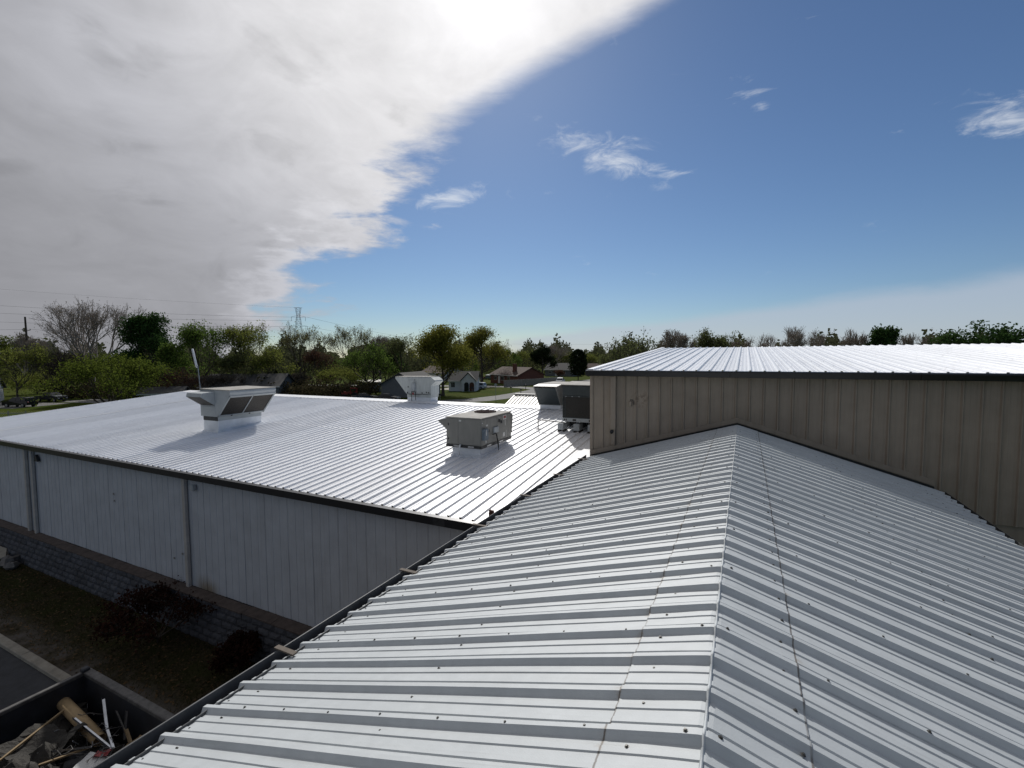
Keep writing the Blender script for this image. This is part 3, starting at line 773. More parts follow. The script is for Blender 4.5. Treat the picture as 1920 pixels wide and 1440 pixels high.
MB().box(0, L_, 1.15, 1.25, 0, .035).build('coil_frame', M_unit_light, u, fr)
for y in (.55, 1.35): MB().box(y, y+.05, .03, .08, .035, .055).build('latch', M_rail, u, fr)
MB().add([(.0, 0, 1.22), (.98, 0, 1.22), (.98, -.52, 1.18), (.0, -.52, 1.18), (.0, -.56, 1.03), (.98, -.56, 1.03), (.98, 0, .64), (.0, 0, .64)],
         [(0, 1, 2, 3), (3, 2, 5, 4), (0, 3, 4, 7), (1, 6, 5, 2), (0, 7, 6, 1)]).build('intake_hood', M_unit_light, u)
MB().add([(.03, -.545, 1.02), (.95, -.545, 1.02), (.95, -.02, .655), (.03, -.02, .655)], [(0, 1, 2, 3)]).build('hood_filter', M_dark, u)
MB().box(.12, .98, -.012, .0, .26, .60, .005).build('access_panel', M_unit_light, u)

# --- white antenna on a leaning mast behind it
a = empty('antenna', (-20.52, 12.06, 6.3), 0, 'white stick antenna on a thin leaning grey mast rising beside the hooded unit', 'antenna')
MB().tube([(0, 0, 0), (0, 0, .75), (-.11, 0, 1.76)], .016, 8).build('mast', M_galv, a)
MB().tube([(-.185, 0, 1.67), (-.20, 0, 1.74), (-.425, 0, 2.44), (-.435, 0, 2.47)], [.02, .042, .042, .02], 10).build('radome', M_pvc, a, None, True)
MB().tube([(-.11, 0, 1.74), (-.185, 0, 1.70)], .013, 6).build('bracket', M_galv, a)
MB().tube([(-.185, 0, 1.68), (-.15, -.02, 1.4), (-.09, -.02, 1.2), (-.03, -.02, .9)], .007, 5).build('cable', M_pipeblack, a)
for z in (.15, .6): MB().box(-.03, .07, -.025, .025, z, z+.05).build('clamp', M_galv, a)

# --- white unit on the ridge
mb = MB(); mb.box(-16.28, -14.76, 20.36, 20.98, zl(20.2)-.15, 6.235).build('roof_curb', M_curbw, left, LO)
u = empty('rooftop_unit', (-16.30, 20.30, 6.22), 0, 'chalky white rooftop unit on the ridge with outward flaring ends and a service box', 'rooftop unit', 'rooftop air conditioners')
W_, L_ = 1.60, .74
MB().box(.02, W_-.02, .03, L_-.03, 0, .16).build('base_rail', M_unit_white, u)
MB().prism([(0, .16), (W_, .16), (W_, .62), (W_+.29, .86), (W_+.25, .92), (W_, 1.09), (-.72, 1.06), (-.74, .99), (-.70, .94)], 0, L_, 'y').build('cabinet', M_unit_white, u)
MB().prism([(-.74, 1.06), (W_, 1.09), (W_, 1.11), (-.74, 1.085)], -.015, L_+.015, 'y').build('lid', M_unit_top, u)
for x0, x1 in ((.02, .56), (.575, .99), (1.005, 1.58)):
    MB().box(x0, x1, -.010, .0, .20, 1.03, .004).build('access_panel', M_unit_white, u)
bx = MB().box(.40, .64, -.14, -.010, .36, .74, .012).build('service_box', M_unit_light, u)
MB().tube([(.58, -.07, .74), (.58, -.07, .92), (.58, -.01, .95)], .016, 6).build('conduit_or_shade', M_galv, u)
MB().tube([(.40, -.05, .10), (.40, -.08, .30), (.66, -.08, .30), (.66, -.08, -.15)], .016, 6).build('gas_pipe', M_pipeblack, u)
MB().tube([(.42, -.10, .22), (.42, -.10, -.20)], .014, 6).build('gas_pipe', M_pipeblack, u)
MB().tube([(.02, -.02, .17), (.55, -.03, .13), (1.1, -.03, .16), (W_, -.02, .20)], .014, 5).build('conduit_or_shade', M_rail, u)
for x, z in ((.06, .20), (1.02, .20), (1.30, .24), (1.44, .23)): MB().box(x, x+.06, -.03, -.008, z, z+.07, .005).build('latch', M_rail, u)
for x0, x1, z0, z1, m in ((.16, .42, .88, .95, M_unit_light), (.10, .16, .50, .58, M_rail), (.08, .40, .27, .36, M_unit_light)):
    MB().box(x0, x1, -.014, -.010, z0, z1).build('sticker', m, u)
MB().box(.50, .60, -.145, -.140, .14, .26).build('sticker', M_red, u)

# --- unit with the flared intake hood near the tall building
mb = MB(); mb.box(-8.40, -7.40, 20.0, 21.4, zl(20)-.12, 6.16).build('roof_curb', M_curbw, left, LO)
u = empty('rooftop_unit', (-8.46, 20.0, 6.15), 0, 'tan rooftop unit whose flared hood frames a dark mesh, just left of the dark unit', 'rooftop unit', 'rooftop air conditioners')
MB().box(0, 1.10, .05, 1.9, 0, .92, .01).build('cabinet', M_unit, u)
MB().box(-.03, 1.9, .0, 1.95, .92, .96, .01).build('lid', M_unit_top, u)
MB().box(1.10, 1.85, .25, 1.9, 0, .92, .01).build('side_cabinet', M_slate, u)
for x in (0, 1.05):
    MB().prism([(.05, .02), (.05, .92), (-.60, .86), (-.60, .80), (-.02, .02)], x, x+.05, 'x').build('hood_side', M_unit, u)
MB().prism([(.05, .925), (.05, .955), (-.62, .885), (-.62, .855)], -.01, 1.11, 'x').build('hood_top', M_tin, u)
MB().add([(.05, -.59, .81), (1.05, -.59, .81), (1.05, -.02, .05), (.05, -.02, .05)], [(0, 1, 2, 3)]).build('mesh_screen', M_slate, u)
MB().box(.05, 1.05, -.03, .05, .0, .07).build('base_rail', M_slate, u)

# --- dark unit on block feet beside the corner
zt = 6.0
u = empty('rooftop_unit', (-5.93, 16.2, zt), 0, 'dark slate rooftop unit standing on pale block feet against the tan building corner', 'rooftop unit', 'rooftop air conditioners')
W_, L_, H_ = 1.95, 2.3, 1.36
MB().box(0, W_, 0, L_, .0, .13).build('base_rail', M_unit_light, u)
for x in (.07, .14, .40, 1.0): MB().box(x, x+(.04 if x < .2 else .13), -.005, .002, .03, .10).build('fork_slot', M_dark, u)
MB().box(.01, W_-.01, .01, L_-.01, .13, H_-.04, .008).build('cabinet', M_slate, u)
MB().box(.06, W_-.06, -.004, .010, .16, .90).build('coil_panel', M_dark, u)
for x in (.02, .105, W_-.06): MB().box(x, x+.022, -.012, .01, .14, .93).build('coil_frame', M_slate, u)
MB().box(.02, W_-.02, -.014, .01, .90, .93).build('coil_frame', M_slate, u)
MB().box(.02, W_-.02, -.010, .01, .95, 1.29, .004).build('access_panel', M_slate, u)
for x in (.12, .36, .62): MB().box(x, x+.05, -.020, -.01, .905, .925).build('latch', M_unit_light, u)
lid = MB().prism([(-.03, H_-.045), (-.03, H_-.02), (L_*.5, H_+.05), (L_+.03, H_-.02), (L_+.03, H_-.045)], -.02, W_+.02, 'x').build('lid', M_unit_top, u)
for k, x in enumerate((-6.08, -5.48, -4.95)):
    lb = ['pale block foot under the left end of the dark unit, beside the black pipe', 'pale block foot second from the left under the dark unit', 'pale block foot under the dark unit, mostly hidden by the tan corner'][k]
    t_ = empty('support_block', (x, 16.13, zl(16.13)), 0, lb, 'support block', 'block feet under the dark unit')
    MB().box(0, .22, 0, .42, .075, .315, .01).build('block', M_unit_light, t_)
    MB().box(-.01, .23, .02, .44, .0, .075).build('pad', M_dark, t_)
    MB().box(.02, .20, .75, 2.2, .0, .30).build('sleeper', M_rail, t_)
p = empty('pipe_frame', (-6.88, 16.2, zl(16.2)), 0, 'thin black pipe bent down to the white roof left of the dark unit', 'pipe')
MB().tube([(0, 0, .03), (0, 0, .36), (.03, 0, .385), (1.0, .02, .33), (1.02, .05, .33)], .018, 8).build('pipe', M_pipeblack, p, None, True)
MB().tube([(.0, 0, .36), (.0, .0, .40)], .028, 8).build('elbow', M_pipeblack, p)
MB().box(-.08, .08, -.06, .06, .03, .05).build('foot', M_rail, p)

# rusty bracket at the roof corner
b = empty('bracket', (-4.63, 8.42, zl(8.42)+.02), 0, 'small rust brown bracket upright on the white roof corner above the gutter', 'bracket')
MB().prism([(-.05, 0), (.05, 0), (.07, .10), (.055, .22), (-.045, .23), (-.055, .1)], -.02, .02, 'y').build('plate', M_rust, b)
MB().box(-.09, .09, -.06, .06, 0.0, .045).build('foot', M_rust, b)

# ------------------------------------------------------------------ skip with roofing scrap
d = empty('dumpster', (-12.75, 2.35, 0), 0, 'open dark steel dumpster full of roofing scrap below the eave at lower left', 'dumpster')
DW, DL, DH = 2.45, 6.6, 1.60
MB().box(0, DL, 0, DW, .15, .22).build('floor', M_box, d)
MB().box(.06, DL-.06, DW-.05, DW, .2, DH-.05).build('side_wall', M_box, d)
MB().box(.06, DL-.06, 0, .05, .2, DH-.05).build('side_wall', M_box, d)
MB().box(0, .06, 0, DW, .2, DH-.05).build('end_wall', M_box, d)
MB().box(DL-.06, DL, 0, DW, .2, DH-.05).build('end_wall', M_box, d)
MB().box(-.02, DL+.02, DW-.06, DW+.10, DH-.07, DH+.02, .012).build('top_rail', M_rim, d)
MB().box(-.02, DL+.02, -.10, .06, DH-.07, DH+.02, .012).build('top_rail', M_rim, d)
MB().box(-.03, .06, .06, DW-.062, DH-.07, DH+.02, .012).build('top_rail', M_rim, d)
MB().box(DL-.06, DL+.03, .06, DW-.062, DH-.07, DH+.02, .012).build('top_rail', M_rim, d)
for k in range(9): MB().box(.2+.75*k, .28+.75*k, DW, DW+.08, .15, DH-.07).build('rib', M_box, d)
for k in range(4): MB().box(-.07, 0, .25+.6*k, .33+.6*k, .15, DH-.07).build('rib', M_box, d)
MB().box(-.06, .08, DW-.08, DW+.06, DH+.0, DH+.09, .02).build('hinge', M_box, d)

def crumple(name, cx, cy, z, lx, ly, amp, rz, m, seed, nx=16, ny=12, label=None, cat=None, sag=0.0):
    r = np.random.RandomState(seed); V = []; F = []
    k1, k2 = r.randn(6, 2)*np.array([.5, .7, 1, 1.3, 1.8, 2.4])[:, None]*1.3, r.rand(6)*6.28
    for j in range(ny+1):
        for i in range(nx+1):
            a, b_ = i/nx-.5, j/ny-.5
            h = sum(math.sin(k1[q, 0]*a*3+k1[q, 1]*b_*3+k2[q])/(q+2) for q in range(6))
            V.append((a*lx*(1+.06*r.randn()*.5), b_*ly*(1+.05*r.randn()), amp*abs(h)*1.3-sag*(a*a+b_*b_)))
    for j in range(ny):
        for i in range(nx): q = j*(nx+1)+i; F.append((q, q+1, q+nx+2, q+nx+1))
    mb = MB().add(V, F); n0 = len(V)
    mb.add([(x, y, z_-.012) for x, y, z_ in V], [tuple(reversed(f)) for f in F])
    o = mb.build(name, m); o.location = (cx, cy, z); o.rotation_euler = (0, 0, rz)
    if label: tag(o, label, cat)
    return o
o = crumple('scrap_heap', -9.5, 3.55, .70, 6.2, 2.1, .42, 0, M_tarp, 3, 60, 26); tag(o, kind='stuff')
crumple('roofing_felt', -11.75, 3.72, 1.02, 1.1, .8, .20, .3, M_tarp, 5, 18, 14, 'large crumpled sheet of dark roofing felt left of the metal strips', 'felt sheet')
crumple('roofing_felt', -11.15, 3.35, 1.02, 1.0, .7, .22, -.4, M_tarp, 8, 16, 12, 'crumpled dark roofing felt at the bottom edge of the dumpster view', 'felt sheet')
crumple('roofing_felt', -10.75, 4.0, .92, .7, .55, .22, .9, M_rail, 11, 12, 10, 'small folded black felt scrap beside the white board', 'felt sheet')
t_ = empty('cardboard_tube', (-12.05, 4.35, 1.1), 0, 'thick tan cardboard roll core lying across the dumpster scrap', 'cardboard tube')
def hollow(p, q, r, r2, n=18):
    p, q = Vector(p), Vector(q); mb = MB(); mb.tube([p, q], r, n, False); mb.tube([p, q], r2, n, False)
    for b0 in (0, n):
        for k in range(n): mb.f.append((b0+k, b0+(k+1) % n, 2*n+b0+(k+1) % n, 2*n+b0+k))
    return mb
hollow((-1.08, .06, .10), (1.05, -.06, -.05), .115, .10).build('core', M_card, t_, None, True)
def stick(name, p, q, r, m, label, cat, n=4, mid=None):
    mb = MB(); mb.tube([p]+([mid] if mid else [])+[q], r, n); o = mb.build(name, m); tag(o, label, cat); return o
stick('timber_strip', (-11.72, 2.75, 1.15), (-12.40, 4.32, 1.20), .026, M_wood, 'long straight tan timber strip leaning towards the dumpster corner', 'timber strip')
stick('timber_strip', (-11.35, 3.25, 1.12), (-10.84, 4.08, 1.14), .022, M_wood, 'shorter dull timber strip under the metal strips at the dumpster bottom', 'timber strip')
def angle(name, p, q, wd, m, label, cat, bend=None):
    p, q = Vector(p), Vector(q); pts = [p]+([Vector(bend)] if bend else [])+[q]; mb = MB()
    V = []
    for i, a in enumerate(pts):
        dd = (pts[min(i+1, len(pts)-1)]-pts[max(i-1, 0)]).normalized(); sd = dd.cross(Vector((0, 0, 1))).normalized()*wd
        V += [a-sd, a, a+Vector((0, 0, wd*.9))]
    n = len(V); V2 = V+[v+Vector((0.004, .004, -.006)) for v in V]; F = []
    for i in range(len(pts)-1):
        for k in range(2):
            b0 = i*3+k; F += [(b0, b0+3, b0+4, b0+1), (n+b0, n+b0+1, n+b0+4, n+b0+3)]
    for i in range(len(pts)-1): F += [(i*3, n+i*3, n+i*3+3, i*3+3), (i*3+2, i*3+5, n+i*3+5, n+i*3+2)]
    o = mb.add(V2, F).build(name, m); tag(o, label, cat); return o
angle('metal_strip', (-11.80, 4.19, 1.27), (-10.50, 4.23, 1.10), .055, M_steel, 'shiny bent metal strip lying along the dumpster scrap below the cardboard roll', 'metal strip')
angle('metal_strip', (-11.62, 4.60, 1.45), (-10.50, 4.26, 1.08), .050, M_steel, 'upright bent metal strip crossing the end of the cardboard roll', 'metal strip', (-11.0, 4.38, 1.2))
angle('metal_strip', (-11.15, 4.62, 1.35), (-10.22, 4.44, 1.08), .028, M_rim, 'thin dull metal strip sticking up nearest the gutter', 'metal strip')
angle('metal_strip', (-11.49, 3.56, 1.16), (-10.75, 4.05, 1.18), .042, M_galv, 'flat grey metal strip in front of the felt sheets', 'metal strip')
angle('metal_strip', (-10.95, 4.70, 1.36), (-10.75, 4.55, .95), .035, M_rim, 'short grey metal offcut standing in the dark end of the dumpster', 'metal strip')
angle('metal_strip', (-10.62, 4.52, 1.22), (-10.22, 4.42, 1.10), .06, M_wood, 'torn pale strip sticking out beside the brown carton', 'scrap strip')
o = crumple('board', -10.28, 3.92, 1.10, .75, .46, .03, .35, M_label, 21, 6, 4, 'pale white board at the bottom of the dumpster by the gutter', 'board')
o = crumple('red_wrapper', -10.46, 4.10, 1.12, .26, .14, .05, .5, M_red, 23, 6, 4, 'small crumpled red wrapper beside the white board', 'wrapper')
o = crumple('carton_piece', -10.30, 4.62, 1.0, .34, .30, .05, .2, M_card, 25, 6, 5, 'torn brown carton piece in the dumpster corner by the gutter', 'carton')
scr = MB(); r = np.random.RandomState(4)
for k in range(22):
    x, y = -12.2+2.6*r.rand(), 3.1+1.5*r.rand(); a = r.rand()*6.28; l = .06+.16*r.rand(); z = 1.06+.12*r.rand()
    scr.tube([(x, y, z), (x+math.cos(a)*l, y+math.sin(a)*l, z+.08*r.randn())], .006+.008*r.rand(), 3)
tag(scr.build('metal_scraps', M_steel), kind='stuff')
wr = MB()
for k in range(20):
    x, y = -12.0+2.0*r.rand(), 3.2+1.4*r.rand(); pts = []
    for q in range(7): pts.append((x+.09*q+.05*r.randn(), y+.07*q*(r.rand()-.3)+.05*r.randn(), 1.12+.16*math.sin(q*.6+k)+.03*r.randn()))
    wr.tube(pts, .006, 4)
tag(wr.build('wire_scraps', M_rim), kind='stuff')

# ------------------------------------------------------------------ yard bits
s = MB().prism([(-.7, 0), (.75, 0), (.9, .12), (.5, .42), (-.6, .5)], -.06, .06, 'y').build('concrete_slab', M_kerb)
s.location = (-28.1, 7.72, .15); s.rotation_euler = (rad(-52), 0, rad(8)); tag(s, 'pale broken concrete slab leaning at the block base by the left edge', 'slab')
for k, (x, y, q, lb) in enumerate(((-26.55, 7.85, .34, 'dark jagged rubble lump against the block base right of the pale slab'), (-26.0, 7.7, .24, 'smaller dark rubble lump at the foot of the block base'))):
    r = np.random.RandomState(k+40); V = []; F = []
    for j in range(5):
        th = math.pi*j/4
        for i in range(8):
            ph = 6.283*i/8; R = q*(.75+.5*r.rand()); V.append((R*math.sin(th)*math.cos(ph), R*math.sin(th)*math.sin(ph), R*math.cos(th)*.8+.1))
    for j in range(4):
        for i in range(8): F.append((j*8+i, j*8+(i+1) % 8, (j+1)*8+(i+1) % 8, (j+1)*8+i))
    o = MB().add(V, F).build('rubble', M_stone); o.location = (x, y, .08); tag(o, lb, 'rubble')
# blades of grass and dead leaves on the yard
rng = np.random.RandomState(5)
n = 16000; X = -30+26*rng.rand(n); Y = 5.7+2.3*rng.rand(n); keep = rng.rand(n) < np.clip((Y-5.6)/1.3, .10, 1); X, Y = X[keep], Y[keep]; n = len(X)
a = rng.rand(n)*6.28; h = .035+.07*rng.rand(n); wv_ = .006+.006*rng.rand(n)
V = np.zeros((n, 4, 3)); lx, ly = rng.randn(n)*.04, rng.randn(n)*.04
V[:, 0] = np.stack([X-np.cos(a)*wv_, Y-np.sin(a)*wv_, np.full(n, .05)], 1); V[:, 1] = np.stack([X+np.cos(a)*wv_, Y+np.sin(a)*wv_, np.full(n, .05)], 1)
V[:, 2] = np.stack([X+lx+.002, Y+ly, .05+h], 1); V[:, 3] = np.stack([X+lx-.002, Y+ly, .05+h], 1)
tag(link('grass', arrays_mesh('grass', V.reshape(-1, 3), np.arange(4*n).reshape(-1, 4), leafmat('yard grass', (.035, .045, .014), (.075, .065, .03), .2))), kind='stuff')
n = 2600; X = -30+26*rng.rand(n); Y = 5.7+2.3*rng.rand(n); a = rng.rand(n)*6.28; q = .02+.035*rng.rand(n)
V = np.zeros((n, 4, 3)); zz = .055+.02*rng.rand(n)
for k in range(4):
    b_ = a+k*math.pi/2; V[:, k] = np.stack([X+np.cos(b_)*q*(1 if k % 2 else .55), Y+np.sin(b_)*q*(1 if k % 2 else .55), zz+.012*rng.randn(n)], 1)
tag(link('fallen_leaves', arrays_mesh('fallen_leaves', V.reshape(-1, 3), np.arange(4*n).reshape(-1, 4), leafmat('dead leaves', (.10, .062, .03), (.17, .12, .07), .1))), kind='stuff')

# ------------------------------------------------------------------ trees
LEAF = dict(
    olive=leafmat('olive leaves', (.130, .155, .034), (.205, .220, .055), .42),
    bright=leafmat('bright spring leaves', (0.078, 0.105, 0.018), (0.128, 0.159, 0.030), .4),
    darkgreen=leafmat('dark green leaves', (0.030, 0.065, 0.022), (0.061, 0.108, 0.030), .25),
    green=leafmat('mid green leaves', (0.070, 0.121, 0.024), (0.124, 0.176, 0.038), .42),
    sparse=leafmat('pale spring leaves', (0.176, 0.182, 0.068), (0.243, 0.236, 0.101), .42),
    red=leafmat('reddish buds', (.105, .045, .032), (.085, .055, .035)),
    greygreen=leafmat('grey green leaves', (0.095, 0.115, 0.043), (0.135, 0.149, 0.062), .4),
    brown=leafmat('yellow brown leaves', (.135, .138, .026), (.190, .185, .040), .42),
    pine=leafmat('dark needles', (.016, .026, .013), (.030, .040, .018), .15),
    yard=leafmat('dark shrub leaves', (.028, .014, .011), (.045, .020, .014), .2),
    bud=leafmat('grey brown buds', (.16, .135, .10), (.21, .18, .135), .25))

def rotv(d, ax, a): return Matrix.Rotation(a, 3, ax) @ d
def grow(rng, P):
    """limbs as (p0, p1, r0, r1, level) and twig ends as (p, d)"""
    segs, tips = [], []
    def branch(p, d, L, r, lev):
        n = 3; q = p; dd = d.copy(); pts = [(p, d)]
        for i in range(n):
            dd = (dd+Vector((rng.gauss(0, P['wig']), rng.gauss(0, P['wig']), rng.gauss(0, P['wig'])+P['rise']*.12))).normalized()
            q2 = q+dd*L/n; segs.append((q, q2, r*(1-.22*i/n), r*(1-.22*(i+1)/n), lev)); q = q2; pts.append((q, dd))
        if lev >= 3 and P['n'] > 3 and lev < P['lev'] and rng.random() < .8: tips.append(pts[rng.choice((2, 3))])
        if lev >= P['lev']:
            tips.append((q, dd)); tips.append(pts[2]); return
        k = P['kids']+(1 if rng.random() < .4 else 0)
        for c in range(k):
            if c == 0: b, bd, ang = q, dd, rng.uniform(.05, .35)*P['spread']
            else:
                b, bd = pts[rng.choice((2, 3, 3))]; ang = rng.uniform(.55, 1.05)*P['spread']
            ax = bd.orthogonal().normalized(); ax = rotv(ax, bd, rng.uniform(0, 6.28))
            nd = rotv(bd, ax, ang); nd.z += P['rise']*.22; nd.normalize()
            branch(b, nd, L*rng.uniform(.62, .86), r*rng.uniform(.50, .66), lev+1)
    z0 = P['th']; r0 = P['r']
    nst = P.get('stems', 1)
    for s in range(nst):
        a = 6.283*s/nst+rng.uniform(0, 1)
        d0 = Vector((math.cos(a)*.25*(nst > 1), math.sin(a)*.25*(nst > 1), 1)).normalized()
        b = Vector((0, 0, 0)); t = b+d0*z0; segs.append((b, (b+t)/2, r0*1.25, r0, 0)); segs.append(((b+t)/2, t, r0, r0*.85, 0))
        for k in range(P['limbs']):
            aa = 6.283*(k+rng.uniform(-.3, .3))/P['limbs']+s; an = rng.uniform(*P['tilt'])
            d = Vector((math.cos(aa)*math.sin(an), math.sin(aa)*math.sin(an), math.cos(an)))
            zz = t if not P.get('leader') else b+d0*(z0+P['leader']*k/P['limbs'])
            branch(zz, d, P['L']*(1.15-.62*k/P['limbs'] if P.get('taper') else 1), r0*(.42 if P.get('taper') else .6), 1)
        if P.get('leader'):
            e = t+d0*P['leader']; segs.append((t, e, r0*.85, r0*.3, 0)); branch(e, d0, P['L']*.6, r0*.3, 2)
    return segs, tips
def tubes(segs, n):
    A = np.array([[*s[0], *s[1], s[2], s[3]] for s in segs]); p0, p1, r0, r1 = A[:, :3], A[:, 3:6], A[:, 6], A[:, 7]
    d = p1-p0; d /= np.linalg.norm(d, axis=1)[:, None]+1e-9
    ref = np.where(np.abs(d[:, 2:3]) > .9, np.array([[1., 0, 0]]), np.array([[0, 0, 1.]])); u = np.cross(d, ref); u /= np.linalg.norm(u, axis=1)[:, None]+1e-9; v = np.cross(d, u)
    V = np.zeros((len(A), 2*n, 3))
    for k in range(n):
        a = 6.28318*k/n; o = u*math.cos(a)+v*math.sin(a); V[:, k] = p0+o*r0[:, None]; V[:, n+k] = p1+o*r1[:, None]
    F = np.array([[k, (k+1) % n, n+(k+1) % n, n+k] for k in range(n)])
    return V.reshape(-1, 3), (F[None]+(np.arange(len(A))*2*n)[:, None, None]).reshape(-1, 4)
def quads(rng, C, size, flat=.0):
    n = len(C); a = rng.randn(n, 3); a /= np.linalg.norm(a, axis=1)[:, None]; b = np.cross(a, rng.randn(n, 3)); b /= np.linalg.norm(b, axis=1)[:, None]
    s = size*(.55+.9*rng.rand(n))[:, None]
    V = np.stack([C-a*s*.5-b*s*.32, C+a*s*.5-b*s*.22, C+a*s*.55+b*s*.30, C-a*s*.35+b*s*.36], 1)
    return V.reshape(-1, 3), np.arange(4*n).reshape(-1, 4)

BASE = dict(lev=5, kids=2, wig=.12, rise=.5, spread=.62, th=2.2, r=.20, limbs=5, tilt=(.35, .85), L=2.8, leaf='green', n=9, size=.20, cl=.55, twig=0)
KIND = dict(
    olive=dict(fill=1.4, thr=-.5, lo=.12, leaf='olive', n=6, size=.19, limbs=9, twig=1, leader=3.6, tilt=(.35, 1.05), taper=1, th=1.8),
    bright=dict(leaf='bright', n=8, limbs=9, leader=4, taper=1), darkgreen=dict(fill=1.7, thr=.15, lo=.06, leaf='darkgreen', n=9, size=.24, cl=.42, limbs=9, stems=2, tilt=(.25, .75), spread=.5, leader=5.5, L=2.0, taper=1, th=1.2, lev=4, kids=3),
    green=dict(fill=1.6, thr=-.5, lo=.10, leaf='green', n=7, size=.21, limbs=9, twig=1, leader=4, tilt=(.35, 1.0), taper=1, th=1.8), greenfork=dict(fill=0.9, leaf='green', n=6, size=.20, stems=2, limbs=6, th=2.6, r=.24, twig=1, leader=2.2, tilt=(.4, 1.1)),
    greenwide=dict(fill=1.0, leaf='darkgreen', n=9, size=.27, limbs=9, tilt=(.5, 1.2), leader=2.5),
    sparse=dict(leaf='sparse', n=2, size=.16, twig=2, limbs=10, tilt=(.25, .95), leader=3.2, taper=1, th=1.8), greygreen=dict(fill=1.2, thr=-.4, lo=.12, leaf='greygreen', n=6, size=.19, twig=1, limbs=9, tilt=(.3, .9), leader=4, taper=1, th=1.8),
    brown=dict(fill=1.5, thr=-.9, lo=.14, leaf='brown', n=14, size=.22, leader=8.5, limbs=16, tilt=(.75, 1.2), L=2.3, rise=.8, th=2.2, r=.26, lev=4, kids=3, cl=.75, taper=1),
    brownsparse=dict(fill=.9, thr=-.7, lo=.16, leaf='brown', n=9, size=.21, leader=8.5, limbs=16, tilt=(.7, 1.15), L=2.4, rise=.8, th=2.8, r=.28, lev=4, kids=3, cl=.7, twig=1, taper=1),
    red=dict(fill=0.7, leaf='red', n=5, size=.16, twig=1, tilt=(.25, .7), leader=4, limbs=8, taper=1, th=1.2), redbush=dict(leaf='red', n=9, size=.15, th=.4, limbs=7, L=1.8, lev=4, twig=2, r=.06),
    yardbush=dict(leaf='yard', n=16, size=.055, th=.15, limbs=9, L=.6, lev=4, kids=2, twig=0, r=.02, cl=.10, tilt=(.3, 1.3)),
    brightbush=dict(fill=0.9, leaf='bright', n=8, size=.20, th=.6, stems=4, limbs=4, r=.12, L=2.8, tilt=(.35, 1.05)),
    olivebush=dict(leaf='olive', n=9, size=.17, th=.5, stems=3, limbs=3, r=.08, L=2.0, lev=4, kids=3, tilt=(.3, 1.0)),
    bare=dict(leaf='bud', n=1, size=.13, twr=.026, twig=2, lev=5, kids=3, limbs=6, r=.30, th=3.0, L=3.6, tilt=(.25, .95), spread=.6, bark='pale'),
    barethick=dict(leaf='bud', n=1, size=.12, twr=.026, twig=6, lev=4, kids=2, limbs=5, stems=4, th=.4, r=.07, L=2.0, tilt=(.2, .9)),
    vase=dict(leaf='bud', n=1, size=.09, twr=.026, twig=3, lev=5, kids=2, limbs=10, th=1.5, r=.12, L=3.0, tilt=(.15, .85), rise=.9, spread=.36, wig=.05, bark='pale'),
    twig=dict(leaf='greygreen', n=2, size=.22, twig=1, lev=5, kids=2, limbs=4, r=.12, L=3.2, wig=.2, spread=.7),
    conifer=dict(cone=1, leaf='pine'), cedar=dict(cone=2, leaf='pine'), pine=dict(leaf='pine', n=20, size=.30, cl=.6, lev=4, limbs=12, leader=7, th=3.5, tilt=(.9, 1.4), L=1.7, rise=.2, r=.24, kids=2, taper=1))
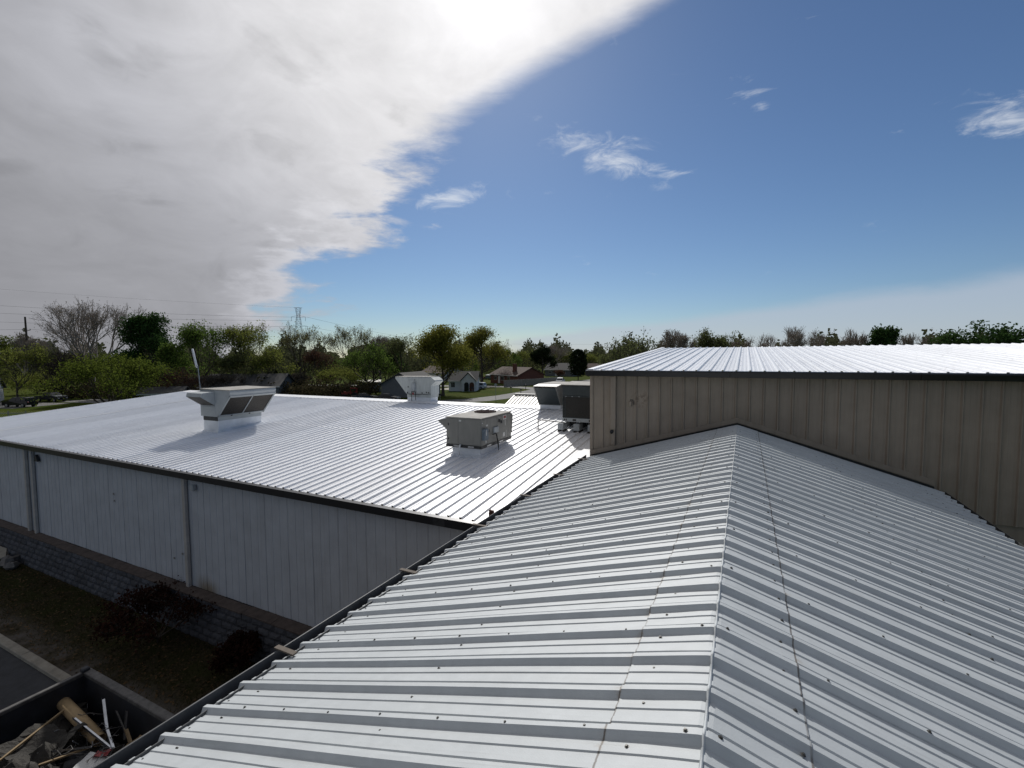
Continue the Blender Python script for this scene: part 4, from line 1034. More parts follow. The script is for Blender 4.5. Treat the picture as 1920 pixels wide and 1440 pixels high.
def tree(kind, label, x, y, H, W, seed, z0=0.0, name='tree', cat='tree', group='trees and shrubs around the neighbourhood'):
    P = dict(BASE); P.update(KIND[kind]); rng = random.Random(seed); nr = np.random.RandomState(seed)
    root = empty(name, (x, y, z0), 0, label, cat, group)
    if P.get('cone'):
        n = 5200; t = nr.rand(n)**(.75 if P['cone'] == 1 else .8)
        prof = (1-t)**.8 if P['cone'] == 1 else np.sqrt(np.clip(1-(2*np.clip(t, .06, 1)*.94-.86)**2, 0, 1))**.8
        lo = .04 if P['cone'] == 1 else .16
        ph = 6.283*nr.rand(n); rr = W/2*prof*(.45+.6*nr.rand(n)**.5)*(1+.22*np.sin(ph*4+t*25)+.15*np.sin(ph*7-t*40))
        C = np.stack([rr*np.cos(ph), rr*np.sin(ph), H*(lo+(1-lo)*t)], 1)
        V, F = quads(nr, C, .06*W+.09)
        link('crown', arrays_mesh('crown', V, F, LEAF['pine']), root)
        V, F = tubes([(Vector((0, 0, 0)), Vector((0, 0, H*.9)), .05*W**.5+.06, .02, 0)], 6); link('trunk', arrays_mesh('trunk', V, F, M_bark, True), root); return root
    segs, tips = grow(rng, P)
    tp = np.array([[*p] for p, d in tips])
    ex = np.percentile(np.abs(tp[:, :2]-tp[:, :2].mean(0)*.5), 97)+.25; top = tp[:, 2].max()+.3
    S = np.array([W/2/ex, W/2/ex, H/top]); Sv = Vector(S); k = (S.prod())**(1/3)
    sc_ = lambda p: Vector((p.x*S[0], p.y*S[1], p.z*S[2]))
    segs = [(sc_(a), sc_(b), max(r0*k, .02), max(r1*k, .016), l) for a, b, r0, r1, l in segs]
    bark = M_barkpale if P.get('bark') else M_bark
    thick = [s for s in segs if s[4] <= 2]; thin = [s for s in segs if s[4] > 2]
    V, F = tubes(thick, 6); link('trunk', arrays_mesh('trunk', V, F, bark, True), root)
    tw = []
    if P['twig']:
        for p, d in tips:
            p = sc_(p)
            for q in range(P['twig']):
                dd = (d+Vector((rng.gauss(0, .5), rng.gauss(0, .5), rng.gauss(.15, .4)))).normalized(); l = rng.uniform(.35, .95)*k
                tw.append((p, p+dd*l, P.get('twr', .019), P.get('twr', .019)*.5, 9))
    if thin or tw:
        V, F = tubes(thin+tw, 3); link('branches', arrays_mesh('branches', V, F, bark), root)
    C = []
    tpS = tp*S
    m = P['n']
    C = np.repeat(tpS, m, 0); cl = P['cl']*max(k, .7)
    C = C+nr.randn(*C.shape)*cl*np.array([1, 1, .8])
    if tw and m <= 2: C = np.concatenate([C, np.array([[*s[1]] for s in tw])[::2]])
    if P.get('fill'):
        nf = int(P['fill']*(W*W*H)**.5*22); q = nr.randn(nf, 3); q /= np.linalg.norm(q, axis=1)[:, None]; q *= (nr.rand(nf)**.38)[:, None]
        z = q[:, 2]*.5+.5; sq = np.where(z < .35, .75+.7*z, 1.0)
        E = np.stack([q[:, 0]*W*.47*sq, q[:, 1]*W*.47*sq, H*(P.get('lo', .18)+(.97-P.get('lo', .18))*z)], 1)
        f = np.sin(E[:, 0]*1.1+seed)+np.sin(E[:, 1]*1.3+seed*2)+np.sin(E[:, 2]*1.5+seed*.7)+.9*np.sin(E[:, 0]*2.9+E[:, 2]*2.3)+.9*np.sin(E[:, 1]*3.1-E[:, 2]*1.9)
        C = np.concatenate([C, E[f+nr.randn(nf)*.6 > P.get('thr', -.15)]])
    C[:, 2] = np.clip(C[:, 2], .15, H*1.01)
    V, F = quads(nr, C, P['size']*1.1*max(1, (H/14)**.5)); link('crown', arrays_mesh('crown', V, F, LEAF[P['leaf']]), root)
    return root
TREES = [
    ('olive', 'olive spring tree at the left edge of the view above the parked cars', -124.2, 39.2, 11.2, 10.1),
    ('bright', 'bright green leaf tips of a tall tree cut by the left photo edge', -140.8, 40.0, 15.1, 7.2),
    ('bare', 'large bare spreading sycamore rising highest above the left treeline', -134.6, 55.3, 22.4, 21.2),
    ('darkgreen', 'dark green dense double-stemmed tree right of the big bare sycamore', -114.0, 56.5, 17.9, 7.5),
    ('brightbush', 'bright green multi-stemmed shrub tree standing in front of the bare sycamore', -91.7, 39.6, 9.0, 14.1),
    ('barethick', 'grey leafless thicket tree below and left of the bare sycamore', -134.2, 48.8, 10.4, 11.8),
    ('olivebush', 'yellow-green low shrub just behind the two parked dark vehicles', -150.4, 50.9, 5.2, 9.5),
    ('green', 'full green tree behind the white antenna', -101.3, 59.4, 16.0, 10.1),
    ('olive', 'yellow-olive round tree just right of the full green tree behind the antenna', -95.6, 65.5, 15.9, 11.0),
    ('sparse', 'broad half-bare tree in front of which the tall lattice pylon rises', -97.7, 81.3, 16.8, 13.9),
    ('red', 'reddish budding tree at the foot of the tall lattice pylon', -90.9, 80.1, 11.0, 7.5),
    ('olivebush', 'yellow-green low tree left of the red vehicle', -82.7, 79.7, 6.5, 9.9),
    ('greenfork', 'green tree with a forked dark trunk beside the grey gable house', -73.9, 79.6, 11.6, 10.1),
    ('sparse', 'pale half-bare tree behind the forked dark trunk tree', -94.3, 94.1, 16.5, 13.8),
    ('greygreen', 'grey-green thin-leaved tree behind the white rooftop unit', -76.7, 93.8, 13.9, 11.0),
    ('brown', 'tall yellow-brown oval tree behind the white garage', -57.2, 83.3, 14.7, 10.3),
    ('brownsparse', 'tall half-leafed brown tree behind the white suv', -72.7, 126.9, 17.2, 12.8),
    ('green', 'light green tree in front of the farther short pylon', -79.2, 156.1, 11.3, 8.7),
    ('olive', 'olive tree between the farther short pylon and the dark pine', -86.2, 186.1, 11.1, 11.5),
    ('pine', 'dark irregular pine behind the red brick house', -68.2, 164.8, 12.3, 9.2),
    ('cedar', 'dark oval cedar near the right building corner', -49.8, 151.5, 10.3, 5.3),
    ('bare', 'leafless tree crown peeking out behind the dark pine', -79.5, 200.5, 13.3, 15.9),
    ('olive', 'pale green tree left of the dark oval cedar', -75.6, 208.0, 10.1, 12.3),
    ('olive', 'pale green tree touching the right building corner', -61.6, 203.7, 9.5, 10.8),
    ('conifer', 'dark conical evergreen right of the slanted-coil rooftop unit', -88.8, 67.8, 5.5, 2.9),
    ('barethick', 'brown leafless shrub behind the end of the hooded rooftop unit', -90.8, 73.5, 4.7, 9.1),
    ('barethick', 'dark brown leafless thicket behind the antenna mast', -95.5, 58.9, 4.6, 12.8),
    ('redbush', 'pinkish budding shrub left of the antenna', -93.6, 50.9, 6.5, 6.2),
    ('twig', "thin twiggy tree behind the left end of the tall tan building's roof", -15.6, 79.2, 12.9, 7.2),
    ('twig', "small twiggy tree beside the tall tan building's roof corner", -18.0, 73.6, 11.0, 5.8),
    ('bare', 'bare round tree behind the right roof, first from its left end', -11.4, 92.4, 13.1, 7.1),
    ('greygreen', 'half-leafed round tree second along the right roof ridge', -5.9, 95.1, 13.2, 6.3),
    ('bare', 'small bare flat-topped tree between two larger ones above the right roof', -0.8, 102.1, 11.9, 4.9),
    ('vase', 'wide bare fan-shaped tree above the middle of the right roof', 6.6, 96.9, 12.9, 12.1),
    ('vase', 'bare fan-shaped tree left of the dark green tree above the right roof', 17.7, 102.3, 12.5, 8.2),
    ('darkgreen', 'dark green upright tree among bare ones above the right roof', 20.9, 99.4, 13.2, 3.8),
    ('vase', 'bare fan-shaped tree right of the dark green tree above the right roof', 26.1, 106.4, 12.5, 8.1),
    ('greenwide', 'wide green tree at the far right above the right roof', 34.8, 101.8, 13.3, 10.8),
    ('bare', 'faint bare tree behind the power pole at far left', -184.0, 60.0, 16.0, 8.9),
    ('green', 'hazy green tree filling the gap between the dark green and full green trees', -106.2, 57.0, 11.8, 6.9),
    ('olive', 'low olive tree filling the gap left of the half-bare pylon tree', -89.9, 67.2, 10.8, 7.4),
    ('greygreen', "dark shaded tree behind the slanted-coil unit's top edge", -96.5, 64.0, 10.1, 9.4),
    ('bare', 'thin bare tree between pylon tree and grey-green tree', -93.2, 104.6, 14.5, 8.9),
    ('green', 'far green tree seen between the two tall brown trees', -88.3, 140.4, 11.6, 8.5),
    ('darkgreen', 'dark shaded tree behind the grey gable house roof', -83.9, 96.9, 10.1, 7.7),
    ('greygreen', 'dark shaded tree low behind the reddish budding tree', -104.8, 95.6, 9.4, 11.4),
    ('darkgreen', 'dark green tree low behind the bright green shrub tree', -116.2, 54.4, 10.2, 7.9),
    ('olive', 'olive tree low between sycamore and thicket', -139.1, 52.0, 9.8, 8.3),
    ('redbush', 'small dark shrub beside the grey far house', -57.9, 155.4, 3.2, 4.1),]
SEEDFIX = {}
for i, (kind, lab, x, y, H, W) in enumerate(TREES):
    nm_ = 'shrub' if H < 7.2 and kind != 'conifer' else 'tree'
    tree(kind, lab, x, y, H, W, 100+i, 0, nm_, nm_)
# two shrubs in the shaded yard
tree('yardbush', 'wide dark reddish shrub against the block base in the shaded yard', -15.3, 7.45, 1.75, 3.6, 301, .05, 'shrub', 'shrub')
tree('yardbush', 'small dark leafy shrub by the block base near the eave gutter', -11.9, 7.65, 1.15, 1.3, 302, .05, 'shrub', 'shrub')
# the woods beyond, a mass no one could count
nr = np.random.RandomState(77); N = 150000
az = YAW+rad(62)-rad(124)*nr.rand(N); dist = 225+190*nr.rand(N)
tops = 11.2+2.4*np.sin(az*37)+2.5*np.sin(az*91+1)+1.6*np.sin(az*211)
C = np.stack([-np.sin(az)*dist, np.cos(az)*dist, tops*nr.rand(N)**.7*(.75+.5*nr.rand(N))], 1)
V, F = quads(nr, C, 1.15)
tag(link('distant_woods', arrays_mesh('distant_woods', V, F, leafmat('hazy distant leaves', (.060, .070, .034), (.088, .09, .05), .3))), kind='stuff')
# low scrub filling the gaps beneath the nearer trees
N = 13000; px = np.stack([-132+62*nr.rand(N), np.zeros(N)], 1); yy = 46+(px[:, 0]+128)*.42+9*nr.rand(N)
C = np.stack([px[:, 0], yy, (2.6+1.1*np.sin(px[:, 0]*.7)+.9*np.sin(px[:, 0]*1.9))*nr.rand(N)**.8], 1)
V, F = quads(nr, C, .42)
tag(link('scrub', arrays_mesh('scrub', V, F, leafmat('dull scrub', (.050, .045, .024), (.085, .070, .040), .25))), kind='stuff')

# ------------------------------------------------------------------ houses
def window(parent, x, z, w_, h_, y=-.0, m=M_trimw):
    f = MB().box(x, x+w_, y-.05, y+.02, z, z+h_).build('window', m, parent)
    MB().box(x+.07, x+w_/2-.03, y-.056, y-.049, z+.07, z+h_-.07).build('pane', M_glass, f)
    MB().box(x+w_/2+.03, x+w_-.07, y-.056, y-.049, z+.07, z+h_-.07).build('pane', M_glass, f)
def house(loc, rz, w_, d_, h_, rise, mw, mr, label, wins=(), doors=(), chim=None, gable_m=None, ov=.45, name='house', garage=(), panew=True):
    """ridge along local x; local -y is the front long wall"""
    r = empty(name, loc, rz, label, 'house' if name == 'house' else name.replace('_', ' '))
    MB().box(0, w_, 0, d_, 0, h_).build('wall', mw, r)
    for x0 in (-.004, w_-.12):
        MB().prism([(0, h_), (d_, h_), (d_/2, h_+rise)], x0, x0+.124, 'x').build('gable', gable_m or mw, r)
    sl_ = rise/(d_/2); t = .16
    for s in (0, 1):
        a = [(-ov, h_-ov*sl_), (d_/2, h_+rise), (d_/2, h_+rise+t), (-ov, h_-ov*sl_+t)]
        if s: a = [(d_-y, z) for y, z in a]
        rf = MB().prism(a, -ov, w_+ov, 'x').build('roof', mr, r)
        if s == 0 and chim:
            cx, cy, cw = chim
            MB().box(cx, cx+cw, cy, cy+cw*.8, h_, h_+rise+1.0).box(cx-.08, cx+cw+.08, cy-.08, cy+cw*.8+.08, h_+rise+1.0, h_+rise+1.15).build('chimney', M_brick, rf)
        MB().prism([(a[0][0], a[0][1]-.02), (a[0][0], a[3][1]), (a[0][0]+(-.03 if not s else .03), a[3][1]), (a[0][0]+(-.03 if not s else .03), a[0][1]-.02)], -ov, w_+ov, 'x').build('fascia', M_trimw, rf)
    for x, z, ww, hh in wins: window(r, x, z, ww, hh)
    for x, ww, hh, m in doors: MB().box(x, x+ww, -.06, .01, .1, hh).build('door', m, r)
    for x, ww, hh in garage:
        g_ = MB().box(x, x+ww, -.05, .01, .05, hh).build('garage_door', M_housew, r)
        for k in range(4): MB().box(x+.05, x+ww-.05, -.065, -.05, .12+k*hh/4.2, .02+(k+1)*hh/4.2).build('panel', M_housew, g_)
    return r
brick = house((-71.3, 130.0, 0), rad(-31), 15.5, 9.2, 2.7, 2.1, M_brick, M_shingle, 'low red brick house with brown roof and chimney beyond the street',
      wins=((2.2, 1.0, 1.6, 1.2), (6.2, 1.0, 1.8, 1.2), (9.8, 1.0, 1.4, 1.2)), doors=((4.6, 1.0, 2.2, M_trimw),), chim=(10.2, 1.6, 1.1))
house((-58.6, 77.2, 0), rad(102), 10.5, 8.6, 2.7, 2.2, M_houseg, M_shingleg, 'grey gable house low behind the white ridge unit', wins=((1.5, 1.0, 1.4, 1.1), (5.5, 1.0, 1.4, 1.1)), doors=((3.6, .95, 2.1, M_trimw),))
gar = house((-63.2, 94.5, 0), rad(24), 6.6, 6.8, 2.6, 1.9, M_housew, M_shingleg, 'white house front with small gable and dark arched door behind the tall brown tree', wins=((.5, .9, 1.0, 1.3),), name='house')
# cross gable on its front
MB().prism([(3.0, 2.5), (6.4, 2.5), (4.7, 4.2)], -.5, 2.0, 'y').build('porch_gable', M_housew, gar)
MB().prism([(2.8, 2.42), (4.7, 4.32), (6.6, 2.42), (6.6, 2.6), (4.7, 4.5), (2.8, 2.6)], -.7, 3.2, 'y').build('porch_roof', M_shingleg, gar)
MB().box(3.1, 6.3, -.5, 0, 0, 2.5).build('porch_wall', M_housew, gar)
arch = [(4.3+.55*math.cos(a), 1.6+.55*math.sin(a)) for a in np.linspace(0, math.pi, 10)]+[(3.75, .05), (4.85, .05)]
MB().prism(arch, -.54, -.49, 'y').build('door', M_glass, gar)
MB().prism([(x+1.25, z) for x, z in arch], -.54, -.49, 'y').build('door', M_rust, gar)
house((-72.5, 178, 0), rad(-4), 12, 9, 2.7, 2.4, M_houseg, M_shingleg, 'grey far house with pale gable trim beside the dark cedar', wins=((1.5, 1.0, 1.5, 1.2), (7.5, 1.0, 1.5, 1.2)), doors=((4.5, 1.0, 2.1, M_trimw),))
house((-57.5, 186, 0), rad(5), 11, 9, 2.6, 2.2, M_brick, M_shingle, 'brown roofed far house at the tall building corner', wins=((2, 1, 1.5, 1.2), (6.5, 1, 1.5, 1.2)))
house((-132.2, 27.2, 0), rad(66), 11, 9, 2.6, 1.9, M_housew, M_shingleg, 'white house corner with grey roof at the left edge behind the dark suv', wins=((1.5, 1, 1.4, 1.2), (7.4, 1, 1.4, 1.2)), doors=((4.5, 1, 2.1, M_glass),))
house((-97, 57, 0), rad(30), 15, 9, 2.6, 2.2, M_houseg, M_shingleg, 'long grey roofed house half hidden by the trees behind the hooded unit', wins=((2, 1, 1.6, 1.2), (6, 1, 1.6, 1.2), (11, 1, 1.6, 1.2)), doors=((9, 1, 2.1, M_trimw),))
house((-93, 44.5, 0), rad(48), 6, 5, 2.2, .9, M_houseg, M_shingleg, 'low grey carport roof behind the bright green shrub tree', garage=((.6, 3.6, 2.0),), name='house')
house((-104, 138, 0), rad(-15), 13, 9, 2.6, 2.2, M_housew, M_shingle, 'pale house far behind the parked cars between the tall brown trees', wins=((2, 1, 1.6, 1.2), (8, 1, 1.6, 1.2)), doors=((5, 1, 2.1, M_trimw),))
sh = empty('shed', (-81.5, 83.5, 0), rad(38), 'pale blue grey metal shed with ribbed side behind the red vehicle', 'shed')
MB().box(0, 5.2, 0, 2.6, 0, 2.3).build('wall', M_houseg, sh)
for k in range(17): MB().box(.1+.3*k, .22+.3*k, -.03, 0, .1, 2.2).build('rib', M_houseg, sh)
MB().prism([(-.2, 2.3), (1.3, 2.75), (2.8, 2.3), (2.8, 2.4), (1.3, 2.87), (-.2, 2.4)], -.2, 5.4, 'x').build('roof', M_tin, sh)
# annex with a steeper ribbed roof behind the ridge
an = empty('annex', (-17.3, 30, 0), 0, 'small annex with beige ribbed metal roof behind the white ridge', 'annex')
MB().box(.2, 9.0, .3, 11.8, 0, 3.0).build('wall', M_tan, an)
ca, sa = 1/math.hypot(1, .36), .36/math.hypot(1, .36)
ap = panel_mesh('roof_panel', M_tin, 6.38, .305, seed=95, nv=2, h=.05, base=.07)
for k in range(10):
    link('roof_panel', ap, an, frame((.05+.915*k, 0, 2.97), (1, 0, 0), (0, ca, sa), (0, -sa, ca)))
    link('roof_panel', ap, an, frame((.05+.915*(k+1), 12.0, 2.97), (-1, 0, 0), (0, -ca, sa), (0, sa, ca)))
MB().prism([(-.1, 2.86), (6.0, 5.05), (12.1, 2.86), (12.1, 2.98), (6.0, 5.17), (-.1, 2.98)], -.08, .06, 'x').build('rake_trim', M_tin, an)
MB().box(-.1, 9.3, 5.82, 6.18, 5.13, 5.20).build('ridge_cap', M_tin, an)
MB().prism([(.3, 3.0), (6.0, 5.02), (11.7, 3.0)], .2, .3, 'x').build('gable', M_tan, an)

# ------------------------------------------------------------------ fences
def post_fence(name, pts, h, label, cat, boards):
    r = empty(name, (pts[0][0], pts[0][1], 0), 0, label, cat); o = Vector((pts[0][0], pts[0][1], 0)); nb_ = 0; ov = MB(); bm_ = None
    for i in range(len(pts)-1):
        a, b = Vector((*pts[i], 0))-o, Vector((*pts[i+1], 0))-o; d = (b-a).normalized(); L = (b-a).length; sd = Vector((-d.y, d.x, 0))
        M_ = frame(a, d, sd, (0, 0, 1))
        for k in range(int(L/2.4)+1): MB().box(k*2.4-.05, k*2.4+.05, .03, .13, 0, h+.02).build('post', M_fence if boards else M_galv, r, M_)
        MB().box(0, L, .03, .08, h-.35, h-.25).build('rail', M_fence if boards else M_galv, r, M_)
        if boards:
            MB().box(0, L, .03, .08, .25, .35).build('rail', M_fence, r, M_)
            if bm_ is None: bm_ = MB().prism([(0, .03), (.14, .03), (.14, h-.04), (.07, h), (0, h-.04)], -.01, .025, 'y').mesh('board', M_fence)
            for k in range(int(L/.15)):
                link('board', bm_, r, M_ @ Matrix.Translation((k*.15, random.uniform(-.006, .006), random.uniform(-.03, .02))))
        else:
            mb = MB()
            for k in range(int(L/.35)):
                mb.tube([(k*.35, .08, .05), (k*.35+h*.9, .08, h-.05)], .006, 3); mb.tube([(k*.35+h*.9, .08, .05), (k*.35, .08, h-.05)], .006, 3)
            o2 = mb.build('wire_mesh', M_galv, r, M_); o2['kind'] = 'stuff'
post_fence('board_fence', [(-57.6, 112.5), (-52.8, 123.7), (-50.6, 137)], 1.85, 'grey weathered board fence in front of the red brick house', 'fence', True)
post_fence('chain_link_fence', [(-122, 17.5), (-93, 26.5), (-84, 31)], 1.2, 'thin chain link fence crossing the grass at the far left', 'fence', False)

# ------------------------------------------------------------------ vehicles
PROFILE = dict(   # outline (x, z) front at +x, then side windows, then belt and roof height
    suv=([(-2.35, .35), (-2.4, .8), (-2.32, 1.05), (-2.1, 1.62), (-1.9, 1.72), (.35, 1.74), (.6, 1.68), (1.15, 1.12), (2.2, .98), (2.38, .8), (2.4, .35)],
         [[(-2.05, 1.12), (-1.92, 1.55), (-1.25, 1.58), (-1.25, 1.10)], [(-1.15, 1.10), (-1.15, 1.58), (-.3, 1.60), (-.3, 1.10)], [(-.2, 1.10), (-.2, 1.60), (.4, 1.58), (.92, 1.10)]], 1.08, 1.74),
    sedan=([(-2.3, .35), (-2.36, .75), (-2.25, .98), (-1.55, 1.05), (-.95, 1.42), (-.5, 1.48), (.35, 1.46), (1.1, .98), (2.1, .85), (2.32, .65), (2.34, .35)],
           [[(-1.35, 1.03), (-.88, 1.34), (-.35, 1.38), (-.35, 1.01)], [(-.27, 1.01), (-.27, 1.38), (.3, 1.36), (.85, 1.0)]], 1.0, 1.48),
    pickup=([(-2.8, .5), (-2.82, 1.12), (-.95, 1.14), (-.85, 1.75), (-.6, 1.85), (.6, 1.85), (.8, 1.78), (1.35, 1.2), (2.6, 1.12), (2.78, .9), (2.8, .5)],
            [[(-.75, 1.22), (-.68, 1.70), (-.05, 1.74), (-.05, 1.20)], [(.05, 1.20), (.05, 1.74), (.62, 1.72), (1.1, 1.20)]], 1.18, 1.85))
def car(kind, loc, rz, m, label, name='car', width=1.86):
    pr, wins, belt, top = PROFILE[kind]; r = empty(name, loc, rz, label, {'suv': 'suv', 'pickup': 'pickup'}.get(kind, 'car'), 'parked vehicles')
    hw = width/2; wz = lambda z: hw*(1-.22*max(0, (z-belt)/(top-belt))) if z > belt else hw*(1-.05*max(0, (.7-z)/.4))
    n = len(pr); V = []; F = []
    for sgn in (-1, 1):
        V += [(x, sgn*wz(z), z) for x, z in pr]
    for i in range(n): j = (i+1) % n; F.append((i, j, n+j, n+i))
    cx = [(x, z) for x, z in pr]
    F.append(tuple(range(n))); F.append(tuple(range(2*n-1, n-1, -1)))
    MB().add(V, F).build('body', m, r)
    for q in wins:
        for sgn in (-1, 1):
            MB().add([(x, sgn*(wz(z)+.008), z) for x, z in q]+[(x, sgn*(wz(z)-.02), z) for x, z in q], [(0, 1, 2, 3), (4, 7, 6, 5), (0, 4, 5, 1), (1, 5, 6, 2), (2, 6, 7, 3), (3, 7, 4, 0)]).build('window', M_glass, r)
    idx = [i for i in range(n-1) if (pr[i][1] > belt+.3) != (pr[i+1][1] > belt+.3)]
    for i in idx:
        a, b = pr[i], pr[i+1]; dx, dz_ = b[0]-a[0], b[1]-a[1]; l = math.hypot(dx, dz_); nx, nz = -dz_/l*.012, dx/l*.012
        if nz < 0: nx, nz = -nx, -nz
        p = [(a[0]+dx*t+nx, a[1]+dz_*t+nz) for t in (.08, .92)]
        MB().add([(p[0][0], -wz(p[0][1])*.9, p[0][1]), (p[0][0], wz(p[0][1])*.9, p[0][1]), (p[1][0], wz(p[1][1])*.9, p[1][1]), (p[1][0], -wz(p[1][1])*.9, p[1][1])], [(0, 1, 2, 3)]).build('windscreen', M_glass, r)
    L0, L1 = pr[0][0], pr[-1][0]; wx = (L0+.85, L1-.9)
    for x in wx:
        for sgn in (-1, 1):
            R_ = .36 if kind != 'sedan' else .33; mb = MB(); mb.tube([(x, sgn*(hw-.22), R_), (x, sgn*(hw+.01), R_)], R_, 16)
            wh = mb.build('wheel', M_tyre, r)
            MB().tube([(x, sgn*(hw-.0), R_), (x, sgn*(hw+.02), R_)], R_*.6, 12).build('rim', M_galv, wh)
    for sgn in (-1, 1):
        MB().box(L1-.10, L1+.015, sgn*hw*.72-.16, sgn*hw*.72+.16, .66, .80, .02).build('headlight', M_chrome, r)
        MB().box(L0-.05, L0+.02, sgn*hw*.8-.12, sgn*hw*.8+.12, .78, .98, .02).build('tail_light', M_red, r)
    MB().box(L1-.03, L1+.04, -hw*.9, hw*.9, .36, .52, .02).build('bumper', M_rail, r)
    MB().box(L0-.04, L0+.03, -hw*.9, hw*.9, .38, .54, .02).build('bumper', M_rail, r)
    return r
P_dark = mat('dark car paint', (.012, .013, .017), .18, .05, 2); P_grey = mat('pale car paint', (.30, .33, .34), .25, .05, 2)
P_white = mat('white car paint', (.66, .67, .68), .22, .04, 2); P_red = mat('red vehicle paint', (.32, .028, .016), .35, .1, 3); P_teal = mat('teal car paint', (.05, .13, .13), .3, .05, 2)
car('suv', (-113.2, 36.0, 0), rad(202), P_dark, 'dark suv parked side-on at the far left edge of the grass')
pk = car('pickup', (-121.0, 43.0, 0), rad(14), P_dark, 'dark old pickup with a pale hood parked behind the dark suv')
MB().prism([(1.32, 1.215), (2.62, 1.135), (2.62, 1.15), (1.32, 1.23)], -.86, .86, 'y').build('hood', P_grey, pk)
car('suv', (-60.6, 103.2, 0), rad(186), P_white, 'white suv parked on the concrete drive across the lawn')
car('sedan', (-59.6, 68.6, 0), rad(20), P_dark, 'dark sedan in front of the grey gable house')
car('sedan', (-64.6, 68.0, 0), rad(48), P_dark, 'dark car with pale windscreen beside the forked dark trunk tree')
car('pickup', (-89.0, 144.3, 0), rad(15), P_white, 'white pickup parked far away under the tall brown trees')
car('sedan', (-84.0, 145.2, 0), rad(80), P_red, 'small red car parked far away beside the white pickup')
car('suv', (-81.0, 147.0, 0), rad(100), P_teal, 'teal suv parked far away right of the small red car')
car('suv', (-82.0, 127.5, 0), rad(20), P_dark, 'dark suv parked far away at the white garage corner')
car('sedan', (-84.6, 42.3, 0), rad(30), P_dark, 'dark car under the carport behind the bright green shrub tree')
car('pickup', (-48.5, 131, 0), rad(100), P_white, 'white pickup nosing out beyond the board fence end')
# red tractor-like vehicle
r = empty('loader', (-71.6, 71.7, 0), rad(35), 'small bright red loader with dark wheels near the pale shed', 'loader', 'parked vehicles')
MB().box(-.2, 1.2, -.5, .5, .8, 2.1, .08).build('cab', P_red, r)
MB().box(-1.9, -.2, -.45, .45, .7, 1.35, .06).build('hood', P_red, r)
MB().box(.0, 1.0, -.515, .515, 1.35, 1.95).build('window', M_glass, r)
for x, R_ in ((.7, .62), (-1.4, .42)):
    for s in (-1, 1): MB().tube([(x, s*.55, R_), (x, s*.85, R_)], R_, 16).build('wheel', M_tyre, r)
MB().add([(-2.0, -.7, .3), (-2.0, .7, .3), (-2.7, .7, .2), (-2.7, -.7, .2), (-2.1, -.7, .9), (-2.1, .7, .9)], [(0, 1, 2, 3), (0, 4, 5, 1), (0, 3, 4), (1, 5, 2)]).build('bucket', M_rail, r)
for s in (-1, 1): MB().tube([(.1, s*.58, 1.3), (-1.2, s*.62, 1.15), (-2.05, s*.6, .6)], .07, 6).build('arm', P_red, r)

# ------------------------------------------------------------------ street furniture
def mailbox(x, y, label, rz=0):
    r = empty('mailbox', (x, y, 0), rz, label, 'mailbox', 'mailboxes along the street')
    MB().box(-.06, .06, -.06, .06, 0, 1.05).build('post', M_fence, r)
    pts = [(.14*math.cos(a), 1.15+.14*math.sin(a)) for a in np.linspace(0, math.pi, 8)]+[(-.14, 1.02), (.14, 1.02)]
    MB().prism(pts, -.28, .28, 'y').build('box', M_rail, r)
    MB().box(.142, .155, -.1, .02, 1.1, 1.3).build('flag', M_red, r)
mailbox(-48.6, 106.6, 'dark mailbox on a post at the street corner nearest the board fence')
mailbox(-48.2, 97.6, 'mailbox on a post between the lawn and the street bend')
mailbox(-42.9, 91.6, 'low dark mailbox on the street edge just beyond the beige annex roof')
def sign(x, y, h, label, sx, sz, m):
    r = empty('street_sign', (x, y, 0), rad(20), label, 'sign', 'small signs along the street')
    MB().tube([(0, 0, 0), (0, 0, h)], .035, 8).build('post', M_galv, r)
    MB().box(-sx/2, sx/2, -.05, -.035, h-sz, h).build('plate', m, r)
sign(-47.3, 68.0, 1.9, 'short signpost with a dark plate on the near verge', .45, .35, M_rail)
sign(-41.4, 77.4, 3.2, 'taller thin signpost on the near street edge', .5, .5, M_galv)
sign(-57.2, 95.2, 1.1, 'tiny dark yard sign on the lawn in front of the white suv', .5, .4, M_rail)

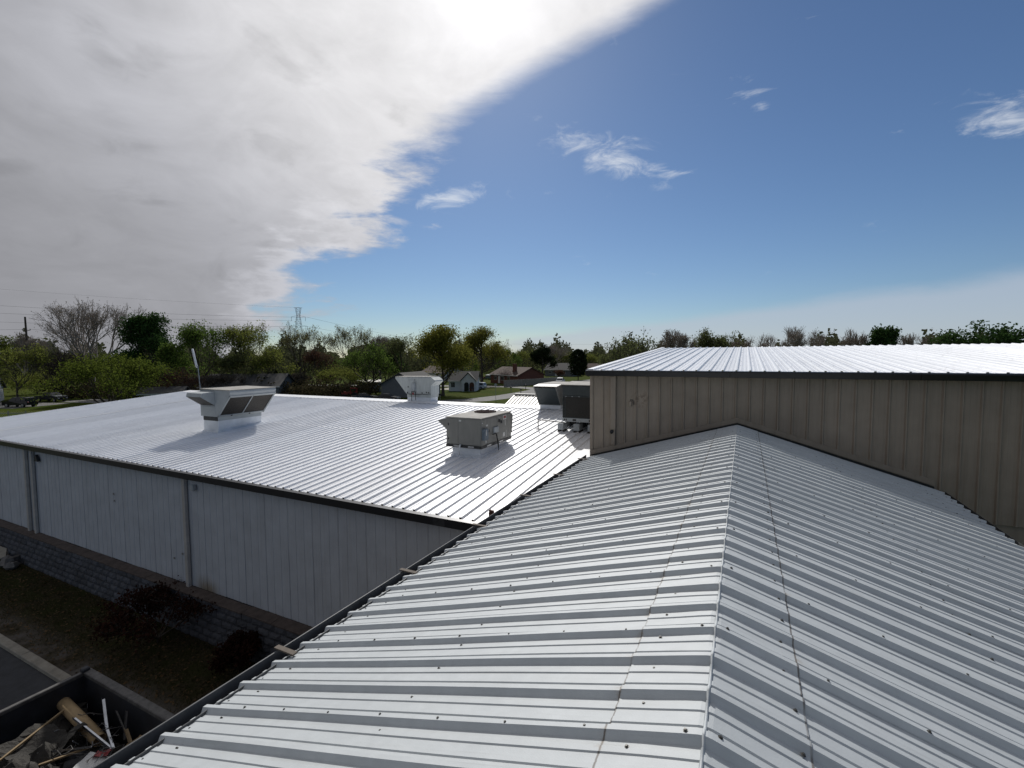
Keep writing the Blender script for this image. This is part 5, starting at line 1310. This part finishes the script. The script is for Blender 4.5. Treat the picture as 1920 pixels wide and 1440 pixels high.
# ------------------------------------------------------------------ power lines
def lattice(x, y, h, arms, label, rz):
    r = empty('lattice_tower', (x, y, 0), rz, label, 'pylon', 'lattice pylons')
    wd = lambda z: 3.2*(1-z/h)**1.15+.75 if z < h*.86 else .75+.75*((z-h*.86)/(h*.14))
    lv = list(np.linspace(0, h, 17)); lg = MB(); br = MB(); t = .09
    for sx in (-1, 1):
        for sy in (-1, 1):
            g_ = MB().tube([(sx*wd(z)/1.0, sy*min(wd(z), 2.6)*.8, z) for z in lv], t, 4); g_.build('leg', M_tower, r)
    for k in range(len(lv)-1):
        a, b = lv[k], lv[k+1]; wa, wb = wd(a), wd(b); da, db = min(wa, 2.6)*.8, min(wb, 2.6)*.8
        for s in (-1, 1):
            br.tube([(-wa, s*da, a), (wb, s*db, b)], .05, 3); br.tube([(wa, s*da, a), (-wb, s*db, b)], .05, 3)
            br.tube([(s*wa, -da, a), (s*wb, db, b)], .05, 3); br.tube([(-wb, s*db, b), (wb, s*db, b)], .05, 3)
    br.build('bracing', M_tower, r)
    for z, l in arms:
        mb = MB()
        for s in (-1, 1):
            mb.tube([(s*.5, -.4, z), (s*l, 0, z+.15)], .08, 4); mb.tube([(s*.5, .4, z), (s*l, 0, z+.15)], .08, 4); mb.tube([(s*.6, 0, z+1.2), (s*l, 0, z+.15)], .07, 4)
        c = mb.build('cross_arm', M_tower, r)
        for s in (-1, 1): MB().tube([(s*l, 0, z+.15), (s*l, 0, z-2.4)], .09, 5).build('insulator', M_tower, c)
    MB().tube([(-2.6, 0, h), (2.6, 0, h)], .09, 4).build('top_arm', M_tower, r)
lattice(-252.6, 210.1, 39.2, ((33.3, 4.2), (27.5, 5.2)), 'tall lattice pylon above the half-bare tree left of centre', YAW+rad(8))
lattice(-291.5, 581, 30.8, ((22.5, 5.2),), 'short far lattice pylon above the light green tree', YAW)
pp = empty('power_pole', (-183.0, 60.5, 0), 0, 'dark wooden power pole with two short cross arms at far left', 'power pole')
MB().tube([(.3, 0, 0), (-.25, 0, 20.2)], [.34, .22], 8).build('pole', M_bark, pp)
for z in (16.2, 12.6):
    MB().tube([(-1.0, -.5, z+.25), (0, 0, z), (1.0, .5, z+.25)], .09, 5).build('cross_arm', M_bark, pp)
    for s in (-1, 1): MB().tube([(s*1.0, s*.5, z+.2), (s*1.0, s*.5, z+.6)], .09, 6).build('insulator', M_tower, pp)
def wire(p, q, sag, label, r=.035):
    p, q = Vector(p), Vector(q); pts = [p.lerp(q, t)-Vector((0, 0, 4*sag*t*(1-t))) for t in np.linspace(0, 1, 21)]
    tag(MB().tube(pts, r, 4).build('power_line', M_wire), label, 'power line', 'high power lines crossing the left sky')
wire((-256, 208.5, 33.4), (-560, 40, 56), 4, 'upper thick power line running left from the lattice pylon', .06)
wire((-256, 208.5, 31.2), (-560, 40, 49), 4, 'second power line running left from the lattice pylon', .06)
wire((-257, 208.0, 27.6), (-560, 40, 42), 4, 'third power line running left from the lattice pylon', .06)
wire((-252, 210.3, 39.2), (-560, 44, 68), 3, 'thin topmost power line running left from the lattice pylon', .035)
wire((-248, 212, 33.4), (-300, 570, 23), 6, 'upper power line dipping right from the tall pylon towards the far one', .05)
wire((-248, 212, 27.6), (-296, 575, 22), 6, 'lower power line dipping right from the tall pylon towards the far one', .05)
wire((-286, 581, 24), (380, 700, 30), 5, 'faint power line running right from the short far pylon', .07)
wire((-182, 61, 16.7), (-260, 20, 19), 1, 'upper wire reaching left from the wooden power pole', .03)
wire((-182, 61, 13.0), (-260, 20, 14.5), 1, 'lower wire reaching left from the wooden power pole', .03)
wire((-182, 61, 16.7), (-140, 95, 15.5), 1, 'upper wire reaching right from the wooden power pole', .03)
